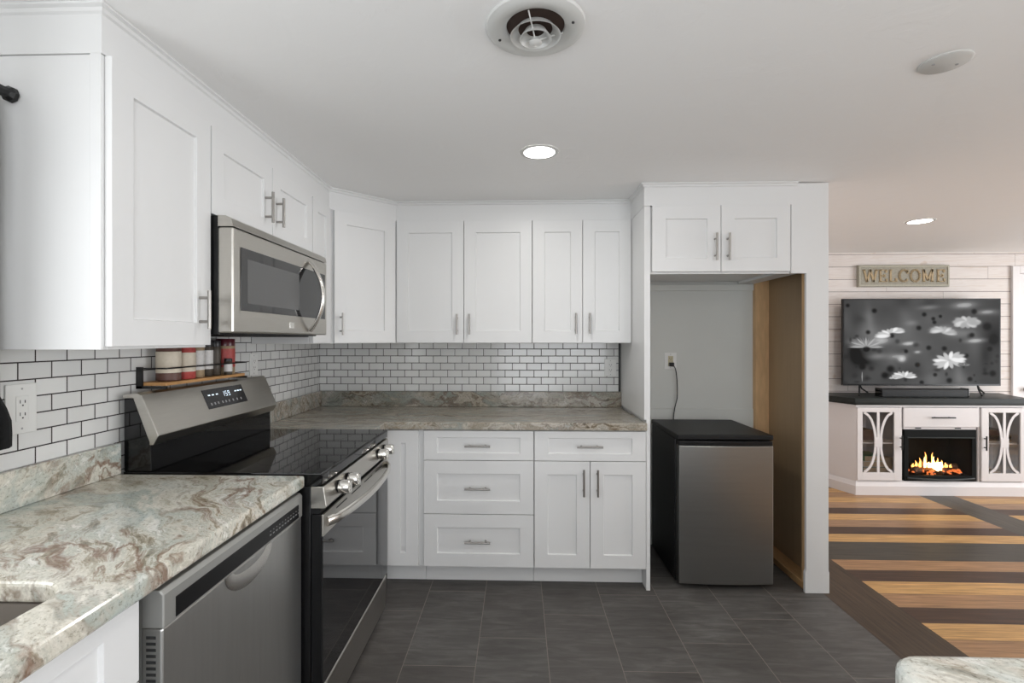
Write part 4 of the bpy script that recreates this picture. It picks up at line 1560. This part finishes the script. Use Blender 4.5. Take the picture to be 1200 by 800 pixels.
# fireplace insert
f = MB()
FX0_, FX1_ = 4.755, 5.369
f.box(FX0_, FX1_, YC - 0.006, YC + 0.018, 0.122, 0.170)
f.box(FX0_, FX1_, YC - 0.006, YC + 0.018, 0.500, 0.574)
f.box(FX0_, FX0_ + 0.035, YC - 0.006, YC + 0.018, 0.170, 0.500)
f.box(FX1_ - 0.035, FX1_, YC - 0.006, YC + 0.018, 0.170, 0.500)
f.box(FX0_, FX0_ + 0.01, YC + 0.018, YC + 0.26, 0.122, 0.574)
f.box(FX1_ - 0.01, FX1_, YC + 0.018, YC + 0.26, 0.122, 0.574)
f.box(FX0_, FX1_, YC + 0.25, YC + 0.26, 0.122, 0.574)
f.box(FX0_ + 0.01, FX1_ - 0.01, YC + 0.018, YC + 0.25, 0.122, 0.160)
f.box(FX0_ + 0.01, FX1_ - 0.01, YC + 0.018, YC + 0.25, 0.560, 0.574)
firebox = simple('firebox_black', (0.007, 0.008, 0.008), 0.75, spec=0.15)
fi = f.build('fireplace_insert', firebox, c, bevel=0.002)
pts = [(FX0_ + 0.035, 0.500)]
arch = [(FX0_ + 0.03, 0.502), (FX0_ + 0.03, 0.480)]
for k in range(13):
    t_ = k / 12
    arch.append((FX0_ + 0.03 + (FX1_ - FX0_ - 0.06) * t_, 0.488 + 0.006 * math.sin(PI * t_)))
arch += [(FX1_ - 0.03, 0.502)]
mb = MB().tube([(FX0_ + 0.02, YC - 0.012, 0.505), (FX1_ - 0.02, YC - 0.012, 0.505)], 0.006, 8)
mb.tube([(FX0_ + 0.02 + (FX1_ - FX0_ - 0.04) * k / 12, YC - 0.010 - 0.012 * math.sin(PI * k / 12), 0.150 - 0.012 * math.sin(PI * k / 12)) for k in range(13)], 0.010, 8)
mb.build('insert_bead', console_top, fi)
mb = MB()
rnd = random.Random(5)
for (a, b_, r_) in (((4.90, YC + 0.10, 0.185), (5.25, YC + 0.13, 0.20), 0.030), ((4.95, YC + 0.17, 0.215), (5.29, YC + 0.10, 0.235), 0.026), ((4.88, YC + 0.06, 0.19), (5.05, YC + 0.18, 0.255), 0.024), ((5.10, YC + 0.05, 0.18), (5.30, YC + 0.17, 0.22), 0.024)):
    pts = [Vector(a).lerp(Vector(b_), k / 8) + Vector((0, 0, rnd.uniform(-0.006, 0.006))) for k in range(9)]
    mb.tube(pts, [r_ * rnd.uniform(0.85, 1.1) for _ in pts], 9)
mb.build_each('log', log_m, fi)
mb = MB()
for k in range(60):
    x_, y_ = rnd.uniform(4.86, 5.30), rnd.uniform(YC + 0.03, YC + 0.15)
    s_ = rnd.uniform(0.008, 0.018)
    mb.lathe([(0, 0), (s_, s_ * 0.3), (s_ * 0.7, s_), (0, s_ * 1.3)], (x_, y_, 0.162 + rnd.uniform(0, 0.03)), n=6, smooth=False)
eb = mb.build('ember', ember_m, fi)
eb['kind'] = 'stuff'


def flame(mb, x, y, z, h, w_):
    prof = []
    for k in range(9):
        t_ = k / 8
        prof.append((w_ * (math.sin(PI * min(1, (t_ * 0.85 + 0.15) ** 0.6))) * (1 - t_ * 0.4) + 0.0005, h * t_))
    n = 10
    vs, fs = [], []
    ph = rnd.uniform(0, 6)
    for i, (r_, hh) in enumerate(prof):
        ox = 0.18 * w_ * math.sin(ph + i * 0.9) * i / 3
        for k in range(n):
            a = 2 * PI * k / n
            vs.append((x + ox + r_ * math.cos(a), y + 0.5 * r_ * math.sin(a), z + hh))
    for i in range(8):
        for k in range(n):
            fs.append((i * n + k, i * n + (k + 1) % n, (i + 1) * n + (k + 1) % n, (i + 1) * n + k))
    mb.add(vs, fs, smooth=True)


mb = MB()
for (x_, h_, w_) in ((4.93, 0.07, 0.018), (4.965, 0.10, 0.016), (5.01, 0.16, 0.020), (5.075, 0.155, 0.022), (5.115, 0.10, 0.018), (5.15, 0.075, 0.020), (5.19, 0.05, 0.022), (5.23, 0.035, 0.018), (4.90, 0.04, 0.016)):
    flame(mb, x_, YC + 0.09, 0.222, h_ * 0.85, w_ * 0.8)
mb.build('flame', m_flame, fi)
mb = MB()
for (x_, h_, w_) in ((4.99, 0.11, 0.014), (5.065, 0.115, 0.016), (5.03, 0.06, 0.022), (5.10, 0.05, 0.02), (5.14, 0.04, 0.014)):
    flame(mb, x_, YC + 0.07, 0.224, h_ * 0.85, w_ * 0.8)
mb.prism([(4.985, 0.262), (5.125, 0.275), (5.122, 0.188), (5.085, 0.196)], 'y', YC + 0.05, YC + 0.06)
mb.build('flame_core', m_flame2, fi)
mb = MB().box(FX0_ + 0.035, FX1_ - 0.035, YC + 0.006, YC + 0.008, 0.170, 0.500)
mb.build('insert_glass', glass_mat('firebox_glass', 1.10), fi)

# contents of the console behind glass
def item_box(name, label, cat, x0, x1, y0, y1, z0, z1, m_, m2=None):
    o_ = thing(name, label, cat, ((x0 + x1) / 2, (y0 + y1) / 2, z0))
    mb = MB().box(x0, x1, y0, y1, z0, z1)
    b_ = mb.build('cover', m_, o_, bevel=0.002)
    if m2:
        mb = MB().box(x0 + 0.003, x1 + 0.0005, y0 - 0.0008, y1 - 0.003, z0 + 0.003, z1 - 0.003)
        mb.build('pages', m2, o_)
    return o_


ZS, ZB = 0.4525, 0.1205
item_box('storage_box', 'dark brown box on the upper shelf behind the left console door', 'box', 4.47, 4.60, 1.24, 1.40, ZS, ZS + 0.09, brown_m)
item_box('book', 'green book lying on the lower shelf behind the left console door', 'book', 4.47, 4.64, 1.20, 1.40, ZB + 0.152, ZB + 0.20, green_m, tan_m)
item_box('book', 'pale book under the green one behind the left console door', 'book', 4.46, 4.65, 1.20, 1.42, ZB + 0.102, ZB + 0.151, white_label, tan_m)
item_box('book', 'teal book at the bottom of the pile behind the left console door', 'book', 4.45, 4.655, 1.19, 1.43, ZB + 0.0505, ZB + 0.1015, teal_m, tan_m)
item_box('storage_box', 'low dark box under the books behind the left console door', 'box', 4.43, 4.731, 1.19, 1.44, ZB, ZB + 0.050, teal_m)
item_box('paper_box', 'tan box standing on the right behind the left console door', 'box', 4.662, 4.73, 1.22, 1.36, ZB + 0.0505, ZB + 0.18, tan_m)
item_box('media_player', 'black flat player on the upper shelf behind the right console door', 'player', 5.54, 5.80, 1.25, 1.44, ZS, ZS + 0.045, black_satin)
item_box('media_player', 'dark thin box stacked on the player behind the right console door', 'player', 5.56, 5.74, 1.26, 1.43, ZS + 0.0455, ZS + 0.10, brown_m)
item_box('paper_box', 'small tan box on the bottom shelf behind the right console door', 'box', 5.54, 5.66, 1.20, 1.30, ZB, ZB + 0.07, tan_m)

# ------------------------------------------------------------------ television
TX0, TX1, TZ0, TZ1, TY = 4.423, 5.868, 0.933, 1.750, 1.42
c = thing('television', 'flat screen television showing black and white flowers', 'television', (5.145, 1.42, 0.855))
mb = MB().box(TX0, TX1, TY, TY + 0.03, TZ0, TZ1).box(TX0 + 0.3, TX1 - 0.3, TY + 0.03, TY + 0.07, TZ0 + 0.04, TZ0 + 0.45)
tvb = mb.build('housing', black_satin, c, bevel=0.002)
NX, NZ = 361, 204
sx0, sx1, sz0, sz1 = TX0 + 0.010, TX1 - 0.010, TZ0 + 0.016, TZ1 - 0.010
uu, vv = np.meshgrid(np.linspace(0, 1, NX), np.linspace(0, 1, NZ))     # u right, v down
xx_, yy_ = uu * 1100, vv * 595
rs = np.random.RandomState(4)


def soft(cx, cy, rx, ry, ang=0.0, p=2.0):
    a = math.radians(ang)
    dx, dy = xx_ - cx, yy_ - cy
    x2 = (dx * math.cos(a) + dy * math.sin(a)) / rx
    y2 = (-dx * math.sin(a) + dy * math.cos(a)) / ry
    return np.exp(-((x2 * x2 + y2 * y2) ** (p / 2)))


img = 0.085 + 0.03 * (1 - np.abs(uu - 0.5) * 1.6)
for _ in range(70):      # out of focus meadow
    img += rs.uniform(-0.075, 0.075) * soft(rs.uniform(0, 1100), rs.uniform(0, 595), rs.uniform(20, 90), rs.uniform(20, 120), rs.uniform(-20, 20))
for cx, cy, rx, ry, amp in ((600, 55, 60, 14, .18), (850, 40, 70, 22, .35), (1010, 88, 60, 16, .30), (480, 165, 40, 18, .12), (700, 200, 50, 18, .2), (260, 290, 60, 26, .33), (70, 295, 45, 22, .22), (380, 400, 60, 20, .22), (410, 420, 26, 20, .5), (930, 290, 60, 14, .35), (820, 240, 80, 30, .12), (240, 400, 60, 20, .16), (460, 310, 45, 12, .4), (520, 370, 22, 10, .3)):
    img += amp * soft(cx, cy, rx, ry, -4)
for _ in range(40):
    img *= 1 - rs.uniform(0.3, 0.7) * soft(rs.uniform(0, 1100), rs.uniform(250, 595), rs.uniform(8, 26), rs.uniform(6, 20), 0, 3)
for cx, cy, r_ in ((215, 78, 20), (530, 200, 20), (568, 105, 18), (632, 135, 16), (682, 118, 14), (640, 160, 16), (600, 340, 20), (1010, 190, 34), (905, 250, 20), (1030, 348, 20), (865, 395, 18), (130, 475, 26), (330, 490, 30), (290, 535, 28), (520, 460, 20), (645, 530, 16), (710, 345, 20), (160, 345, 22), (745, 570, 22), (1050, 520, 26), (340, 255, 18), (440, 365, 16), (25, 40, 16), (170, 230, 18), (890, 560, 20), (550, 585, 18), (920, 85, 22)):
    img *= 1 - 0.93 * soft(cx, cy, r_, r_ * 0.9, 0, 4)


def petals(cx, cy, L_, sq, n, a0, a1, amp=0.9, wid=9, sharp=4, tilt=0):
    global img
    for k in range(n):
        a = math.radians(a0 + (a1 - a0) * k / (n - 1))
        dx, dy = math.cos(a) * L_, -math.sin(a) * L_ * sq
        l_ = math.hypot(dx, dy)
        e = soft(cx + dx * 0.55, cy + dy * 0.55 + tilt * dx / 100, l_ * 0.5, wid, math.degrees(math.atan2(dy, dx)), sharp)
        sh = amp * (0.75 + 0.25 * math.cos(k * 2.1))
        img = img * (1 - e) + sh * e


petals(325, 238, 98, 0.32, 10, -10, 190, 0.95, 13, 5, -18)
petals(155, 335, 115, 0.55, 19, 0, 180, 0.50, 6, 4)
petals(700, 225, 90, 0.35, 10, -20, 200, 0.75, 12, 3, 8)
petals(865, 160, 95, 0.42, 11, 5, 350, 0.72, 19, 5)
petals(745, 428, 112, 0.52, 13, -5, 338, 0.98, 15, 6, -12)
petals(425, 545, 85, 0.45, 9, 0, 190, 0.95, 11, 6)
petals(350, 555, 30, 0.4, 6, 0, 180, 0.8, 6, 4)
petals(845, 465, 45, 0.4, 8, 20, 160, 0.35, 6, 4)
img *= 1 - 0.95 * soft(158, 350, 26, 20, 0, 5)
img += 0.4 * soft(128, 545, 3, 34, 0, 6)
img = np.clip(np.where(img < 0.3, img * 0.75, img), 0.004, 1.0)
img *= 0.75 + 0.25 * np.clip(np.minimum(uu, 1 - uu) * 8, 0, 1)
verts = np.stack([sx0 + uu * (sx1 - sx0), np.full_like(uu, TY - 0.0008), sz1 - vv * (sz1 - sz0)], -1).reshape(-1, 3) - np.array(c.location)
idx = np.arange(NX * NZ).reshape(NZ, NX)
quads = np.stack([idx[:-1, :-1], idx[1:, :-1], idx[1:, 1:], idx[:-1, 1:]], -1).reshape(-1, 4)
me = bpy.data.meshes.new('screen')
me.from_pydata(verts.tolist(), [], quads.tolist())
at = me.color_attributes.new('picture', 'FLOAT_COLOR', 'POINT')
flat = np.ones((NX * NZ, 4), dtype=np.float32)
flat[:, :3] = img.reshape(-1, 1)
at.data.foreach_set('color', flat.ravel())
me.materials.append(M_tv)
so = bpy.data.objects.new('screen', me)
COL.objects.link(so)
so.parent = tvb
OFF[so.name] = OFF[c.name]
for s_, xa in ((-1, TX0 + 0.16), (1, TX1 - 0.20)):
    mb = MB()
    mb.tube([(xa, TY + 0.015, TZ0 + 0.01), (xa - 0.03, TY - 0.03, 0.900), (xa - 0.12, TY - 0.16, 0.857)], 0.007, 8)
    mb.tube([(xa, TY + 0.015, TZ0 + 0.01), (xa + 0.04, TY + 0.04, 0.900), (xa + 0.13, TY + 0.09, 0.857)], 0.007, 8)
    mb.build('foot', black_metal, c)
c = thing('soundbar', 'long black soundbar lying on the console below the television', 'soundbar', (5.02, 1.24, 0.8505))
mb = MB().prism([(1.205, 0.8505), (1.285, 0.8505), (1.285, 0.922), (1.220, 0.925), (1.205, 0.915)], 'x', 4.63, 5.38)
mb.build('grille', black_rough, c, bevel=0.003)
mb = MB().box(4.622, 4.6295, 1.203, 1.287, 0.8505, 0.927).box(5.3805, 5.388, 1.203, 1.287, 0.8505, 0.927)
mb.build_each('end_cap', black_gloss, c, bevel=0.002)

# ------------------------------------------------------------------ welcome sign
SX_0, SX_1, SZ_0, SZ_1, SYF = 4.665, 5.531, 1.878, 2.089, 1.572
c = thing('welcome_sign', 'weathered wooden WELCOME sign on the wall above the television', 'sign', (5.098, 1.58, 1.98))
mb = MB().box(SX_0, SX_1, SYF, 1.5985, SZ_0, SZ_1)
bd = mb.build('board', sign_grey, c, bevel=0.003)
mb = MB()
e = 0.014
for a in ((SX_0 + 0.006, SX_1 - 0.006, SZ_0 + 0.006, SZ_0 + 0.006 + e), (SX_0 + 0.006, SX_1 - 0.006, SZ_1 - 0.006 - e, SZ_1 - 0.006), (SX_0 + 0.006, SX_0 + 0.02, SZ_0 + 0.02, SZ_1 - 0.02), (SX_1 - 0.02, SX_1 - 0.006, SZ_0 + 0.02, SZ_1 - 0.02)):
    mb.box(a[0], a[1], SYF - 0.005, SYF - 0.0002, a[2], a[3])
mb.build('border', simple('sign_border', (0.45, 0.43, 0.35), 0.7, noise=0.3, nscale=80), bd, bevel=0.001)
GL = {  # strokes in a unit box, width given
    'W': (1.25, [((0, 1), (0.28, 0)), ((0.28, 0), (0.60, 1)), ((0.60, 1), (0.92, 0)), ((0.92, 0), (1.2, 1)), ((-0.1, 1), (0.12, 1)), ((0.5, 1), (0.7, 1)), ((1.08, 1), (1.3, 1))]),
    'E': (0.75, [((0.1, 0), (0.1, 1)), ((0, 1), (0.65, 1)), ((0, 0), (0.68, 0)), ((0.1, 0.5), (0.5, 0.5)), ((0.65, 1), (0.65, 0.8)), ((0.68, 0), (0.68, 0.22)), ((0.5, 0.4), (0.5, 0.6))]),
    'L': (0.72, [((0.1, 0), (0.1, 1)), ((0, 0), (0.65, 0)), ((0, 1), (0.22, 1)), ((0.65, 0), (0.65, 0.25))]),
    'C': (0.85, [((0.44 + 0.42 * math.cos(R(a)), 0.5 + 0.5 * math.sin(R(a))), (0.44 + 0.42 * math.cos(R(a + 20)), 0.5 + 0.5 * math.sin(R(a + 20)))) for a in range(40, 320, 20)] + [((0.78, 0.7), (0.78, 0.98))]),
    'O': (0.95, [((0.45 + 0.44 * math.cos(R(a)), 0.5 + 0.5 * math.sin(R(a))), (0.45 + 0.44 * math.cos(R(a + 20)), 0.5 + 0.5 * math.sin(R(a + 20)))) for a in range(0, 360, 20)]),
    'M': (1.15, [((0.1, 0), (0.1, 1)), ((0.1, 1), (0.5, 0.1)), ((0.5, 0.1), (0.9, 1)), ((0.9, 1), (0.9, 0)), ((0, 0), (0.22, 0)), ((0.78, 0), (1.02, 0)), ((0, 1), (0.14, 1)), ((0.86, 1), (1.02, 1))]),
}
word = 'WELCOME'
hgt = 0.112
tot = sum(GL[ch][0] for ch in word) + 0.22 * 6
sc = (SX_1 - SX_0 - 0.10) / tot
x_ = SX_0 + 0.055
for ch in word:
    w_, strokes = GL[ch]
    mb = MB()
    for (p, q) in strokes:
        pa = Vector((x_ + p[0] * sc, 0, SZ_0 + 0.050 + p[1] * hgt))
        pb = Vector((x_ + q[0] * sc, 0, SZ_0 + 0.050 + q[1] * hgt))
        d_ = pb - pa
        if d_.length < 1e-6:
            continue
        dn = d_.normalized()
        horiz = abs(dn.x) > 0.95
        tk = 0.0045 if horiz else 0.009
        nn = Vector((-dn.z, 0, dn.x)) * tk
        ex = dn * 0.003
        mb.prism([((pa - ex - nn).x, (pa - ex - nn).z), ((pb + ex - nn).x, (pb + ex - nn).z), ((pb + ex + nn).x, (pb + ex + nn).z), ((pa - ex + nn).x, (pa - ex + nn).z)], 'y', SYF - 0.006, SYF - 0.0002)
    mb.build('letter', sign_gold, bd)
    x_ += (w_ + 0.22) * sc

# repeats of a kind carry the same group phrase
GROUPS = {'wall_cabinet': 'white wall cabinets', 'base_cabinet': 'white base cabinets', 'spice_jar': 'spice jars on the small shelf', 'wall_outlet': 'wall outlets of the kitchen',
          'recessed_light': 'recessed ceiling lights', 'book': 'books behind the left console door', 'storage_box': 'boxes in the media console', 'paper_box': 'tan boxes in the media console',
          'media_player': 'players in the media console', 'countertop': 'granite countertops', 'tile_backsplash': 'tiled backsplashes'}
for o in bpy.data.objects:
    if o.parent is None and 'label' in o:
        k = o.name.split('.')[0]
        if k in GROUPS:
            o['group'] = GROUPS[k]
